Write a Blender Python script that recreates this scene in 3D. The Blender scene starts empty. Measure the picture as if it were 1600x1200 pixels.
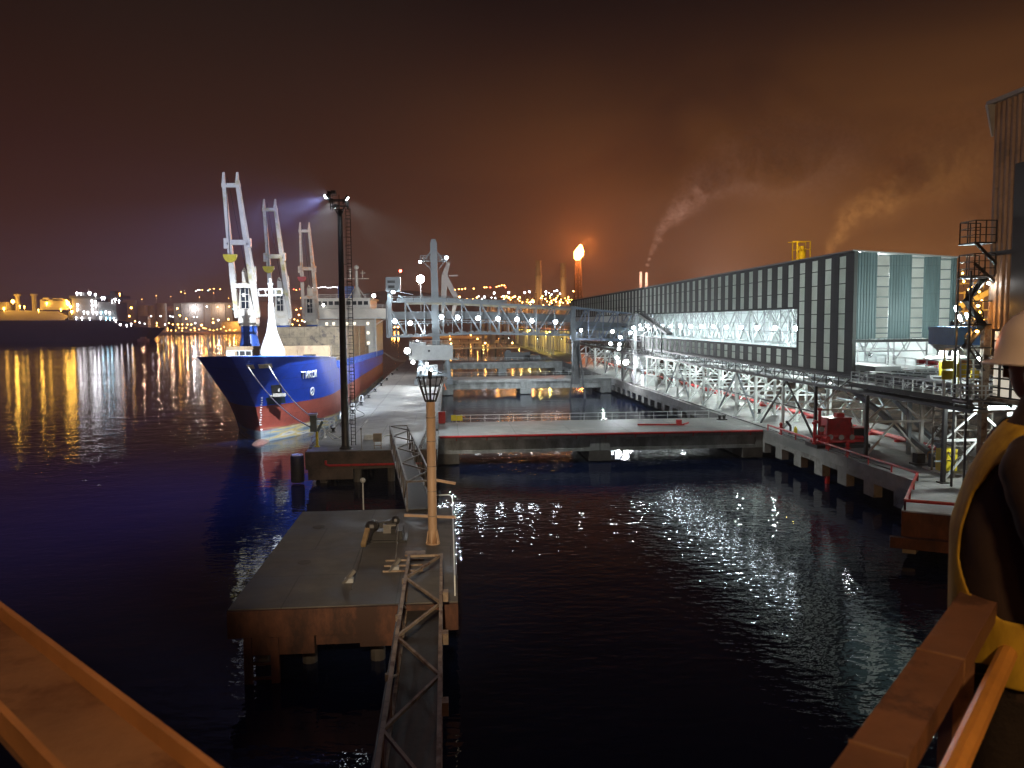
import bpy, math, random
from mathutils import Vector, Matrix
random.seed(7)
C = bpy.context.scene.collection
SC = bpy.context.scene
R = math.radians
V = Vector

# ------------------------------------------------------------------ camera
CAMZ = 19.0
cam_d = bpy.data.cameras.new('camera'); cam = bpy.data.objects.new('camera', cam_d); C.objects.link(cam)
cam_d.sensor_width = 36; cam_d.lens = 28.08; cam_d.clip_end = 12000; cam_d.clip_start = 0.05
MR = (Matrix.Rotation(-math.atan(100/1248), 4, 'Z') @ Matrix.Rotation(math.pi/2-math.atan(97.5/1248), 4, 'X')
      @ Matrix.Rotation(R(-0.5), 4, 'Z'))
cam.matrix_world = Matrix.Translation((0, 0, CAMZ)) @ MR
SC.camera = cam; cam_d.dof.use_dof = True; cam_d.dof.focus_distance = 90; cam_d.dof.aperture_fstop = 5.6
M3 = MR.to_3x3()
def ray(x, y): return M3 @ V(((x-800)/1248, -(y-600)/1248, -1))
def P(x, y, z): d = ray(x, y); return V((0, 0, CAMZ)) + d*((z-CAMZ)/d.z)
def PX(x, y, X): d = ray(x, y); return V((0, 0, CAMZ)) + d*(X/d.x)
def PY(x, y, Y): d = ray(x, y); return V((0, 0, CAMZ)) + d*(Y/d.y)
def PD(x, y, D): return V((0, 0, CAMZ)) + ray(x, y)*D
def proj(p):
    v = M3.transposed() @ (V(p)-V((0, 0, CAMZ))); return 800+1248*v.x/-v.z, 600-1248*v.y/-v.z
def lerp(a, b, t): return a+(b-a)*t
def interp(tab, x):
    if x <= tab[0][0]: return tab[0][1]
    for (a, va), (b, vb) in zip(tab, tab[1:]):
        if x <= b: return va+(vb-va)*(x-a)/(b-a)
    return tab[-1][1]

# ------------------------------------------------------------------ materials
def nt(name):
    m = bpy.data.materials.new(name); m.use_nodes = True
    n = m.node_tree.nodes; l = m.node_tree.links
    return m, n, l, n['Principled BSDF']
def rgb(c): return (c[0], c[1], c[2], 1)
MATS = {}
def pm(name, c, rough=.6, var=.3, scale=.6, metal=0., bump=0., stain=None, stain_scale=.15, stain_lo=.5, stain_hi=.62, streak=1.0, joints=None, plane='XY'):
    """principled surface whose colour wanders with noise; optional stains of a second colour"""
    m, n, l, b = nt(name)
    tc = n.new('ShaderNodeTexCoord'); mp = n.new('ShaderNodeMapping'); l.new(tc.outputs['Object'], mp.inputs[0])
    mp.inputs['Scale'].default_value = (1, 1, streak)
    no = n.new('ShaderNodeTexNoise'); no.inputs['Scale'].default_value = scale; no.inputs['Detail'].default_value = 6; no.inputs['Roughness'].default_value = .65
    l.new(mp.outputs[0], no.inputs['Vector'])
    cr = n.new('ShaderNodeValToRGB'); l.new(no.outputs['Fac'], cr.inputs[0])
    cr.color_ramp.elements[0].position = .3; cr.color_ramp.elements[1].position = .72
    cr.color_ramp.elements[0].color = rgb([x*(1-var) for x in c]); cr.color_ramp.elements[1].color = rgb([min(1, x*(1+var)) for x in c])
    out = cr.outputs[0]
    if stain:
        n2 = n.new('ShaderNodeTexNoise'); n2.inputs['Scale'].default_value = stain_scale; n2.inputs['Detail'].default_value = 8; n2.inputs['Roughness'].default_value = .7
        l.new(mp.outputs[0], n2.inputs['Vector'])
        r2 = n.new('ShaderNodeValToRGB'); r2.color_ramp.elements[0].position = stain_lo; r2.color_ramp.elements[1].position = stain_hi
        l.new(n2.outputs['Fac'], r2.inputs[0])
        mx = n.new('ShaderNodeMix'); mx.data_type = 'RGBA'; l.new(r2.outputs[0], mx.inputs[0]); l.new(out, mx.inputs[6]); mx.inputs[7].default_value = rgb(stain)
        out = mx.outputs[2]
    if stain and joints:    # the stained patches are damp and shine a little
        mp2 = n.new('ShaderNodeMapRange'); mp2.inputs[3].default_value = rough; mp2.inputs[4].default_value = rough*.62; l.new(r2.outputs[0], mp2.inputs[0]); l.new(mp2.outputs[0], b.inputs['Roughness'])
    if joints:      # real seams: slab joints, plate laps
        sp = n.new('ShaderNodeSeparateXYZ'); l.new(tc.outputs['Object'], sp.inputs[0]); cb = n.new('ShaderNodeCombineXYZ'); l.new(sp.outputs[plane[0]], cb.inputs[0]); l.new(sp.outputs[plane[1]], cb.inputs[1])
        br = n.new('ShaderNodeTexBrick'); br.inputs['Scale'].default_value = 1; br.inputs['Brick Width'].default_value = joints[0]; br.inputs['Row Height'].default_value = joints[1]; br.inputs['Mortar Size'].default_value = joints[2]; br.inputs['Mortar Smooth'].default_value = .3
        br.inputs['Color1'].default_value = (1, 1, 1, 1); br.inputs['Color2'].default_value = (joints[3],)*3+(1,); br.inputs['Mortar'].default_value = (joints[4],)*3+(1,); l.new(cb.outputs[0], br.inputs['Vector'])
        mj = n.new('ShaderNodeMix'); mj.data_type = 'RGBA'; mj.blend_type = 'MULTIPLY'; mj.inputs[0].default_value = 1; l.new(out, mj.inputs[6]); l.new(br.outputs['Color'], mj.inputs[7]); out = mj.outputs[2]
    l.new(out, b.inputs['Base Color'])
    b.inputs['Roughness'].default_value = rough; b.inputs['Metallic'].default_value = metal
    if bump:
        bu = n.new('ShaderNodeBump'); bu.inputs['Strength'].default_value = bump; bu.inputs['Distance'].default_value = .05
        l.new(no.outputs['Fac'], bu.inputs['Height']); l.new(bu.outputs[0], b.inputs['Normal'])
    MATS[name] = m; return m
def em(name, c, s, base=(.8, .8, .8), nee=True):
    m, n, l, b = nt(name); b.inputs['Base Color'].default_value = rgb(base)
    b.inputs['Emission Color'].default_value = rgb(c); b.inputs['Emission Strength'].default_value = s
    m.cycles.emission_sampling = 'AUTO' if nee else 'NONE'
    MATS[name] = m; return m

concrete = pm('quay concrete', (.30, .295, .28), .75, .35, .35, bump=.4, stain=(.15, .155, .15), stain_scale=.11, stain_lo=.43, stain_hi=.62, joints=(7.7, 12, .05, .88, .55))
beamcon = pm('beam concrete', (.27, .275, .265), .8, .25, .5, bump=.3, stain=(.12, .12, .11), stain_scale=.3, streak=.4, stain_lo=.42, stain_hi=.62)
wallcon = pm('jetty wall concrete', (.26, .26, .25), .85, .3, .5, stain=(.12, .11, .10), stain_scale=.25)
dolphcon = pm('dolphin deck concrete', (.125, .115, .10), .8, .25, .6, bump=.4, stain=(.06, .057, .055), stain_scale=.25, stain_lo=.44, stain_hi=.6, joints=(6, 5.5, .04, .93, .6))
rustcon = pm('rust stained concrete', (.15, .060, .032), .9, .55, .45, bump=.4, stain=(.045, .022, .015), stain_scale=.35, stain_lo=.38, stain_hi=.58, streak=.5)
endcon = pm('dark stained quay concrete', (.085, .062, .05), .9, .4, .5, bump=.4, stain=(.04, .03, .025), stain_scale=.35)
pilecon = pm('wet pile concrete', (.08, .07, .06), .7, .4, .7)
steel = pm('weathered steel', (.20, .19, .17), .5, .35, 1.2, metal=.3, stain=(.12, .06, .03), stain_scale=.9, stain_lo=.55, stain_hi=.7)
rusty = pm('rusty brown steel', (.27, .205, .145), .6, .4, 1.5, metal=.2, stain=(.10, .045, .02), stain_scale=.8)
darksteel = pm('dark painted steel', (.028, .027, .027), .45, .3, 1.0, metal=.2)
whitesteel = pm('white painted steel', (.62, .65, .64), .45, .12, .8, stain=(.4, .36, .3), stain_scale=.5, stain_lo=.6, stain_hi=.75)
bluesteel = pm('blue grey painted steel', (.21, .24, .26), .45, .15, .6, stain=(.22, .22, .21), stain_scale=.6, stain_lo=.6, stain_hi=.72)
greysteel = pm('grey painted steel', (.33, .34, .34), .5, .2, .8, stain=(.2, .17, .14), stain_scale=.7, stain_lo=.6, stain_hi=.75)
belt = pm('black rubber belt', (.02, .02, .021), .55, .3, 1.5)
redpaint = pm('red fire paint', (.42, .022, .022), .4, .2, 2, stain=(.25, .02, .018), stain_scale=1.2)
yellow = pm('yellow paint', (.72, .58, .03), .45, .12, 1.5, stain=(.5, .36, .03), stain_scale=.9, stain_lo=.6, stain_hi=.7)
whitepaint = pm('white paint', (.75, .76, .76), .4, .08, 1)
shipwhite = pm('ship white paint', (.66, .65, .60), .4, .12, .5, stain=(.42, .36, .26), stain_scale=.5, stain_lo=.58, stain_hi=.72)
cranewhite = pm('deck crane cream paint', (.66, .60, .50), .42, .12, .5, stain=(.48, .38, .2), stain_scale=.35, stain_lo=.55, stain_hi=.7)
jibwhite = pm('jib paint with yellow grime', (.70, .66, .58), .42, .12, .4, stain=(.5, .42, .10), stain_scale=.22, stain_lo=.52, stain_hi=.66)
jiborange = pm('jib paint with orange grime', (.68, .58, .48), .42, .14, .4, stain=(.62, .28, .08), stain_scale=.3, stain_lo=.5, stain_hi=.64)
craneblue = pm('crane pedestal blue', (.035, .10, .42), .4, .2, .7)
tan = pm('forecastle tan paint', (.34, .235, .13), .55, .2, .6, stain=(.22, .14, .08), stain_scale=.5, streak=.4)
hatch = pm('scuffed hatch steel', (.25, .185, .11), .65, .35, .6, stain=(.06, .035, .02), stain_scale=.75, stain_lo=.52, stain_hi=.63, bump=.3, joints=(3.1, 2.3, .05, .85, .5), plane='XZ')
glassdark = pm('dark glass', (.02, .025, .03), .08, .2, 1)
rope = pm('pale mooring rope', (.55, .53, .47), .8, .15, 3)
shedgrey = pm('anthracite cladding sheet', (.052, .050, .046), .65, .28, .5, streak=.08, joints=(2.6, 2.2, .03, .8, .6), plane='YZ')
shedteal = pm('grey green cladding sheet', (.10, .14, .145), .5, .25, .6, streak=.1, joints=(40, 3.1, .03, .95, .7), plane='XZ')
shedin = pm('pale liner sheet', (.62, .66, .64), .6, .08, .3)
roofm = pm('roof sheet', (.25, .25, .24), .5, .15, .2)
rubble = pm('brown rubble rock', (.12, .085, .06), .9, .55, .9, bump=1.0, stain=(.04, .03, .024), stain_scale=.7, stain_lo=.42, stain_hi=.6)
landm = pm('land earth', (.05, .035, .026), .95, .4, .03)
hillm = pm('hill earth', (.34, .20, .14), 1, .3, .004)
oilsteel = pm('refinery steel', (.34, .30, .26), .6, .3, .05)
tankm = pm('storage tank paint', (.45, .40, .35), .6, .15, .05)
lngdark = pm('carrier dark hull paint', (.075, .042, .036), .55, .2, .03)
lngcover = pm('carrier tank cover paint', (.62, .55, .42), .5, .1, .02)
towercl = pm('brown corrugated tower sheet', (.30, .21, .15), .5, .25, .8, stain=(.17, .12, .09), stain_scale=.4)
polepaint = pm('ochre pole paint', (.44, .29, .175), .55, .25, .8, stain=(.32, .16, .07), stain_scale=1.2, stain_lo=.55, stain_hi=.7, streak=.3)
railpaint = pm('orange brown rail paint', (.29, .165, .085), .5, .35, 2.6, stain=(.17, .085, .04), stain_scale=3.2, stain_lo=.5, stain_hi=.6, bump=.3)
rubber = pm('black fender rubber', (.02, .02, .02), .6, .3, 1)
bluetank = pm('blue hopper paint', (.03, .10, .26), .45, .2, .6)
skin = pm('skin', (.30, .14, .085), .5, .15, 6)
vest = pm('yellow hi vis cloth', (.56, .38, .03), .85, .25, 4, bump=.15, stain=(.34, .21, .02), stain_scale=5, streak=.3)
tape = pm('silver reflective tape', (.5, .48, .42), .35, .1, 8)
jacket = pm('dark work jacket cloth', (.035, .022, .018), .9, .3, 5, bump=.12)
trouser = pm('dark trouser cloth', (.018, .013, .011), .9, .3, 8, bump=.4)
helmetm = pm('white helmet shell', (.86, .80, .70), .3, .06, 4)
hair = pm('dark hair', (.02, .014, .01), .7, .3, 30)
grating = pm('grating steel', (.045, .038, .032), .6, .3, 3, metal=.3)

oilflare = pm('darkened flare steel', (.05, .045, .04), .8, .3, .05)  # darker than the refinery steel so the flare light does not overexpose it
railbrown = pm('dull brown rail paint', (.20, .10, .055), .6, .3, 2.2, stain=(.10, .05, .03), stain_scale=4.5, stain_lo=.52, stain_hi=.6, bump=.3)
cool = (.80, .92, 1.0); white = (1, .97, .9); sodium = (1.0, .46, .10); amber = (1.0, .62, .12); warm = (1, .80, .52)
E_cool = em('cool lamp lens', cool, 60); E_white = em('white lamp lens', (1, .98, .95), 60); E_sod = em('sodium lamp lens', sodium, 45)
E_amb = em('amber lamp lens', amber, 40); E_red = em('red lamp lens', (1, .06, .03), 25); E_far_s = em('far sodium lamp', (1, .40, .09), 45)
E_far_w = em('far white lamp', (.95, .93, 1), 22); E_far_a = em('far amber lamp', (1, .50, .07), 34); E_far_c = em('far cyan lamp', (.3, .75, 1), 30)
E_far_r = em('far red lamp', (1, .10, .05), 30); E_flame = em('flame fire', (1, .34, .06), 50); E_win = em('lit cabin window', (1, .85, .6), 2.0)

def hullmat():
    m, n, l, b = nt('ship hull paint')
    tc = n.new('ShaderNodeTexCoord'); sp = n.new('ShaderNodeSeparateXYZ'); l.new(tc.outputs['Object'], sp.inputs[0])
    no = n.new('ShaderNodeTexNoise'); no.inputs['Scale'].default_value = .35; no.inputs['Detail'].default_value = 8; no.inputs['Roughness'].default_value = .7
    l.new(tc.outputs['Object'], no.inputs['Vector'])
    mp = n.new('ShaderNodeMapping'); mp.inputs['Scale'].default_value = (.25, .12, 1.6); l.new(tc.outputs['Object'], mp.inputs[0])
    nb = n.new('ShaderNodeTexNoise'); nb.inputs['Scale'].default_value = .7; nb.inputs['Detail'].default_value = 7; l.new(mp.outputs[0], nb.inputs['Vector'])
    # worn band near the water: patches of yellow, white, blue grey
    wr = n.new('ShaderNodeValToRGB'); e = wr.color_ramp.elements; l.new(nb.outputs['Fac'], wr.inputs[0])
    e[0].position = .33; e[0].color = (.10, .14, .18, 1); e[1].position = .70; e[1].color = (.28, .09, .07, 1)
    for p, c in ((.43, (.22, .25, .25, 1)), (.49, (.42, .30, .08, 1)), (.54, (.42, .40, .36, 1)), (.60, (.16, .17, .20, 1))):
        q = e.new(p); q.color = c
    bl = n.new('ShaderNodeValToRGB'); l.new(no.outputs['Fac'], bl.inputs[0])
    bl.color_ramp.elements[0].position = .35; bl.color_ramp.elements[0].color = (.004, .05, .50, 1); bl.color_ramp.elements[1].position = .7; bl.color_ramp.elements[1].color = (.008, .075, .62, 1)
    rd = n.new('ShaderNodeValToRGB'); l.new(no.outputs['Fac'], rd.inputs[0])
    rd.color_ramp.elements[0].position = .35; rd.color_ramp.elements[0].color = (.22, .04, .025, 1); rd.color_ramp.elements[1].position = .7; rd.color_ramp.elements[1].color = (.32, .07, .045, 1)
    ad = n.new('ShaderNodeMath'); ad.operation = 'MULTIPLY_ADD'; l.new(nb.outputs['Fac'], ad.inputs[0]); ad.inputs[1].default_value = -1.6; l.new(sp.outputs['Z'], ad.inputs[2])
    st = n.new('ShaderNodeMapRange'); st.inputs[1].default_value = 1.1; st.inputs[2].default_value = 1.5; l.new(ad.outputs[0], st.inputs[0])
    m1 = n.new('ShaderNodeMix'); m1.data_type = 'RGBA'; l.new(st.outputs[0], m1.inputs[0]); l.new(wr.outputs[0], m1.inputs[6]); l.new(rd.outputs[0], m1.inputs[7])
    gt = n.new('ShaderNodeMath'); gt.operation = 'GREATER_THAN'; gt.inputs[1].default_value = 6.1; l.new(sp.outputs['Z'], gt.inputs[0])
    m2 = n.new('ShaderNodeMix'); m2.data_type = 'RGBA'; l.new(gt.outputs[0], m2.inputs[0]); l.new(m1.outputs[2], m2.inputs[6]); l.new(bl.outputs[0], m2.inputs[7])
    l.new(m2.outputs[2], b.inputs['Base Color']); b.inputs['Roughness'].default_value = .55
    # shell plating: seams and rust weeping down from them
    cb = n.new('ShaderNodeCombineXYZ'); l.new(sp.outputs['Y'], cb.inputs[0]); l.new(sp.outputs['Z'], cb.inputs[1])
    br = n.new('ShaderNodeTexBrick'); br.inputs['Scale'].default_value = 1; br.inputs['Brick Width'].default_value = 7.5; br.inputs['Row Height'].default_value = 2.1; br.inputs['Mortar Size'].default_value = .035; br.inputs['Mortar Smooth'].default_value = .4
    br.inputs['Color1'].default_value = (1, 1, 1, 1); br.inputs['Color2'].default_value = (.86, .86, .86, 1); br.inputs['Mortar'].default_value = (.55, .55, .55, 1); l.new(cb.outputs[0], br.inputs['Vector'])
    mj = n.new('ShaderNodeMix'); mj.data_type = 'RGBA'; mj.blend_type = 'MULTIPLY'; mj.inputs[0].default_value = 1; l.new(m2.outputs[2], mj.inputs[6]); l.new(br.outputs['Color'], mj.inputs[7])
    ms = n.new('ShaderNodeMapping'); ms.inputs['Scale'].default_value = (1, .9, .10); l.new(tc.outputs['Object'], ms.inputs[0]); ns = n.new('ShaderNodeTexNoise'); ns.inputs['Scale'].default_value = 1.3; ns.inputs['Detail'].default_value = 7; ns.inputs['Roughness'].default_value = .7; l.new(ms.outputs[0], ns.inputs['Vector'])
    rs = n.new('ShaderNodeValToRGB'); rs.color_ramp.elements[0].position = .60; rs.color_ramp.elements[1].position = .74; rs.color_ramp.elements[1].color = (.7, .7, .7, 1); l.new(ns.outputs['Fac'], rs.inputs[0])
    mr_ = n.new('ShaderNodeMix'); mr_.data_type = 'RGBA'; l.new(rs.outputs[0], mr_.inputs[0]); l.new(mj.outputs[2], mr_.inputs[6]); mr_.inputs[7].default_value = (.10, .05, .035, 1)
    l.new(mr_.outputs[2], b.inputs['Base Color'])
    # plate waviness
    bu = n.new('ShaderNodeBump'); bu.inputs['Strength'].default_value = .15; bu.inputs['Distance'].default_value = .15; l.new(no.outputs['Fac'], bu.inputs['Height']); l.new(bu.outputs[0], b.inputs['Normal'])
    return m
hullpaint = hullmat()

def watermat():
    m, n, l, b = nt('harbour water')
    b.inputs['Base Color'].default_value = (.0032, .0072, .026, 1); b.inputs['Roughness'].default_value = .014; b.inputs['IOR'].default_value = 1.33
    tc = n.new('ShaderNodeTexCoord')
    def noise(scale, det, sx, sy, rz):
        mp = n.new('ShaderNodeMapping'); mp.inputs['Scale'].default_value = (sx, sy, 1); mp.inputs['Rotation'].default_value = (0, 0, R(rz)); l.new(tc.outputs['Object'], mp.inputs[0])
        t = n.new('ShaderNodeTexNoise'); t.inputs['Scale'].default_value = scale; t.inputs['Detail'].default_value = det; t.inputs['Roughness'].default_value = .55; l.new(mp.outputs[0], t.inputs['Vector'])
        return t.outputs['Fac']
    a = noise(.9, 2.5, 1, 1.7, 12); c = noise(.16, 2, 1, 1.5, -20)
    # calmer and rougher patches
    pt = noise(.02, 3, 1, 1, 0)
    pr = n.new('ShaderNodeMapRange'); pr.inputs[1].default_value = .35; pr.inputs[2].default_value = .65; pr.inputs[3].default_value = .55; pr.inputs[4].default_value = 1.25; l.new(pt, pr.inputs[0])
    mu = n.new('ShaderNodeMath'); mu.operation = 'MULTIPLY'; l.new(a, mu.inputs[0]); l.new(pr.outputs[0], mu.inputs[1])
    ad = n.new('ShaderNodeMath'); ad.operation = 'MULTIPLY_ADD'; l.new(c, ad.inputs[0]); ad.inputs[1].default_value = 2.2; l.new(mu.outputs[0], ad.inputs[2])
    # choppier inside the narrow basin than out on the open harbour
    sx = n.new('ShaderNodeSeparateXYZ'); l.new(tc.outputs['Object'], sx.inputs[0]); ch = n.new('ShaderNodeMapRange'); ch.interpolation_type = 'SMOOTHSTEP'; ch.inputs[1].default_value = -14; ch.inputs[2].default_value = 4; ch.inputs[3].default_value = 1; ch.inputs[4].default_value = .85; l.new(sx.outputs['X'], ch.inputs[0])
    m5 = n.new('ShaderNodeMath'); m5.operation = 'MULTIPLY'; l.new(ad.outputs[0], m5.inputs[0]); l.new(ch.outputs[0], m5.inputs[1])
    fr = n.new('ShaderNodeMapRange'); fr.interpolation_type = 'SMOOTHSTEP'; fr.inputs[1].default_value = -14; fr.inputs[2].default_value = 6; fr.inputs[3].default_value = .25; fr.inputs[4].default_value = .9; l.new(sx.outputs['X'], fr.inputs[0])
    ff = noise(1.15, 1.5, .8, 1.2, 35); m6 = n.new('ShaderNodeMath'); m6.operation = 'MULTIPLY_ADD'; l.new(ff, m6.inputs[0]); l.new(fr.outputs[0], m6.inputs[1]); l.new(m5.outputs[0], m6.inputs[2]); ad = m6
    bu = n.new('ShaderNodeBump'); bu.inputs['Strength'].default_value = 1; bu.inputs['Distance'].default_value = WAVE; l.new(ad.outputs[0], bu.inputs['Height']); l.new(bu.outputs[0], b.inputs['Normal'])
    return m
WAVE = .034; FLARE = 1.0e6
waterm = watermat()

# ------------------------------------------------------------------ mesh builder
class MB:
    def __init__(s): s.v = []; s.f = []; s.m = []; s.cur = 0; s.smooth = False
    def add(s, vs, fs):
        o = len(s.v); s.v += [V(p) for p in vs]; s.f += [tuple(i+o for i in f) for f in fs]; s.m += [s.cur]*len(fs); return s
    def box(s, x0, x1, y0, y1, z0, z1):
        vs = [(x, y, z) for z in (z0, z1) for y in (y0, y1) for x in (x0, x1)]
        return s.add(vs, [(0, 2, 3, 1), (4, 5, 7, 6), (0, 1, 5, 4), (2, 6, 7, 3), (0, 4, 6, 2), (1, 3, 7, 5)])
    def cbox(s, c, sx, sy, sz, rz=0):
        a = V((math.cos(rz), math.sin(rz), 0))*sx/2; b = V((-math.sin(rz), math.cos(rz), 0))*sy/2; u = V((0, 0, sz/2)); c = V(c)
        vs = [c+a*i+b*j+u*k for k in (-1, 1) for j in (-1, 1) for i in (-1, 1)]
        return s.add(vs, [(0, 2, 3, 1), (4, 5, 7, 6), (0, 1, 5, 4), (2, 6, 7, 3), (0, 4, 6, 2), (1, 3, 7, 5)])
    def bar(s, p, q, w, h=None, w2=None, h2=None):
        h = h or w; w2 = w2 or w; h2 = h2 or h
        p = V(p); q = V(q); d = (q-p)
        if d.length < 1e-6: return s
        d.normalize(); up = V((0, 0, 1)) if abs(d.z) < .97 else V((0, 1, 0))
        a = d.cross(up).normalized(); b = a.cross(d)
        vs = [p-a*w/2-b*h/2, p+a*w/2-b*h/2, p+a*w/2+b*h/2, p-a*w/2+b*h/2, q-a*w2/2-b*h2/2, q+a*w2/2-b*h2/2, q+a*w2/2+b*h2/2, q-a*w2/2+b*h2/2]
        return s.add(vs, [(0, 1, 2, 3), (7, 6, 5, 4), (0, 4, 5, 1), (1, 5, 6, 2), (2, 6, 7, 3), (3, 7, 4, 0)])
    def tube(s, pts, r, n=8, r2=None, caps=True):
        pts = [V(p) for p in pts]; rings = []
        rs = r if isinstance(r, (list, tuple)) else [lerp(r, r2 if r2 is not None else r, i/max(1, len(pts)-1)) for i in range(len(pts))]
        o = len(s.v); pa = None
        for i, p in enumerate(pts):
            d = (pts[min(i+1, len(pts)-1)]-pts[max(i-1, 0)]).normalized()
            if pa is None:
                up = V((0, 0, 1)) if abs(d.z) < .95 else V((1, 0, 0)); a = d.cross(up).normalized()
            else: a = (pa-d*pa.dot(d)).normalized()
            pa = a; b = d.cross(a)
            s.v += [p+(a*math.cos(2*math.pi*k/n)+b*math.sin(2*math.pi*k/n))*rs[i] for k in range(n)]
        for i in range(len(pts)-1):
            for k in range(n):
                k2 = (k+1) % n; s.f.append((o+i*n+k, o+i*n+k2, o+(i+1)*n+k2, o+(i+1)*n+k)); s.m.append(s.cur)
        if caps:
            s.f.append(tuple(o+k for k in range(n))[::-1]); s.f.append(tuple(o+(len(pts)-1)*n+k for k in range(n))); s.m += [s.cur]*2
        return s
    def lathe(s, c, prof, n=16):
        """prof: (radius, z) up the axis at c"""
        c = V(c); o = len(s.v)
        for r, z in prof: s.v += [c+V((r*math.cos(2*math.pi*k/n), r*math.sin(2*math.pi*k/n), z)) for k in range(n)]
        for i in range(len(prof)-1):
            for k in range(n):
                k2 = (k+1) % n; s.f.append((o+i*n+k, o+i*n+k2, o+(i+1)*n+k2, o+(i+1)*n+k)); s.m.append(s.cur)
        s.f.append(tuple(o+k for k in range(n))[::-1]); s.f.append(tuple(o+(len(prof)-1)*n+k for k in range(n))); s.m += [s.cur]*2
        return s
    def prism(s, poly, z0, z1):
        n = len(poly); vs = [(x, y, z0) for x, y in poly]+[(x, y, z1) for x, y in poly]
        return s.add(vs, [tuple(range(n))[::-1], tuple(range(n, 2*n))]+[(i, (i+1) % n, n+(i+1) % n, n+i) for i in range(n)])
    def ball(s, c, rx, ry=None, rz=None, n=10, k=6):
        ry = ry or rx; rz = rz or rx; c = V(c); vs = []; fs = []
        for j in range(1, k):
            t = math.pi*j/k
            vs += [c+V((rx*math.sin(t)*math.cos(2*math.pi*i/n), ry*math.sin(t)*math.sin(2*math.pi*i/n), rz*math.cos(t))) for i in range(n)]
        vs += [c+V((0, 0, rz)), c-V((0, 0, rz))]; a = len(vs)-2
        for j in range(k-2):
            for i in range(n): fs.append((j*n+i, (j+1)*n+i, (j+1)*n+(i+1) % n, j*n+(i+1) % n))
        for i in range(n): fs.append((a, i, (i+1) % n)); fs.append((a+1, (k-2)*n+(i+1) % n, (k-2)*n+i))
        return s.add(vs, fs)
    def quad(s, a, b, c, d): return s.add([a, b, c, d], [(0, 1, 2, 3)])
    def corrug(s, p, q, z0, z1, pitch=.4, depth=.08):
        """closed corrugated sheet along p->q (xy), ribs to the left of the direction"""
        p = V((p[0], p[1], 0)); q = V((q[0], q[1], 0)); d = q-p; L = d.length; d.normalize(); nrm = V((-d.y, d.x, 0))
        k = max(1, int(L/pitch)); pr = []
        for i in range(k):
            for f, e in ((0, 0), (.32, 0), (.5, 1), (.82, 1)): pr.append((L*(i+f)/k, depth*e))
        pr.append((L, 0)); n = len(pr); vs = []
        for z in (z0, z1):
            vs += [p+d*a+nrm*(-b)+V((0, 0, z)) for a, b in pr]
        for z in (z0, z1): vs += [p+nrm*(.03)+V((0, 0, z)), q+nrm*(.03)+V((0, 0, z))]
        fs = [(i, i+1, n+i+1, n+i) for i in range(n-1)]+[(2*n+1, 2*n, 2*n+2, 2*n+3), (2*n, 0, n, 2*n+2), (n-1, 2*n+1, 2*n+3, 2*n-1)]
        return s.add(vs, fs)
    def build(s, name, mats, parent=None, smooth=False):
        me = bpy.data.meshes.new(name)
        off = V((0, 0, 0)); q = parent
        while q is not None: off += q.location; q = q.parent
        me.from_pydata([tuple(p-off) for p in s.v], [], s.f)
        for m in (mats if isinstance(mats, (list, tuple)) else [mats]): me.materials.append(m)
        me.polygons.foreach_set('material_index', s.m)
        if smooth or s.smooth: me.polygons.foreach_set('use_smooth', [True]*len(s.f))
        me.update(); o = bpy.data.objects.new(name, me); C.objects.link(o)
        if parent: o.parent = parent
        return o
def tag(o, label=None, cat=None, group=None, kind=None):
    if label: o['label'] = label
    if cat: o['category'] = cat
    if group: o['group'] = group
    if kind: o['kind'] = kind
    return o
def thing(name, label, cat, loc=(0, 0, 0), group=None):
    o = bpy.data.objects.new(name, None); o.empty_display_size = .5; C.objects.link(o); o.location = loc
    return tag(o, label, cat, group)
def dup(root, loc, rz=None, label=None, group=None, scale=None):
    r = root.copy(); C.objects.link(r); r.location = loc
    if rz is not None: r.rotation_euler = (0, 0, rz)
    if scale: r.scale = scale
    if label: r['label'] = label
    if group: r['group'] = group
    for ch in list(root.children):
        c = ch.copy(); C.objects.link(c); c.parent = r
        for g in list(ch.children): d = g.copy(); C.objects.link(d); d.parent = c
    return r
def lamp(loc, power, col, parent=None, size=.25, spot=None, aim=None, blend=.5):
    d = bpy.data.lights.new('bulb', 'SPOT' if spot else 'POINT'); d.energy = power; d.color = col; d.shadow_soft_size = size
    o = bpy.data.objects.new('bulb', d); C.objects.link(o)
    if spot:
        d.spot_size = R(spot); d.spot_blend = blend
        o.rotation_euler = (V(aim)-V(loc)).to_track_quat('-Z', 'Y').to_euler()
    off = V((0, 0, 0)); q = parent
    while q is not None: off += q.location; q = q.parent
    o.location = V(loc)-off
    if parent: o.parent = parent
    return o
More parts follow.
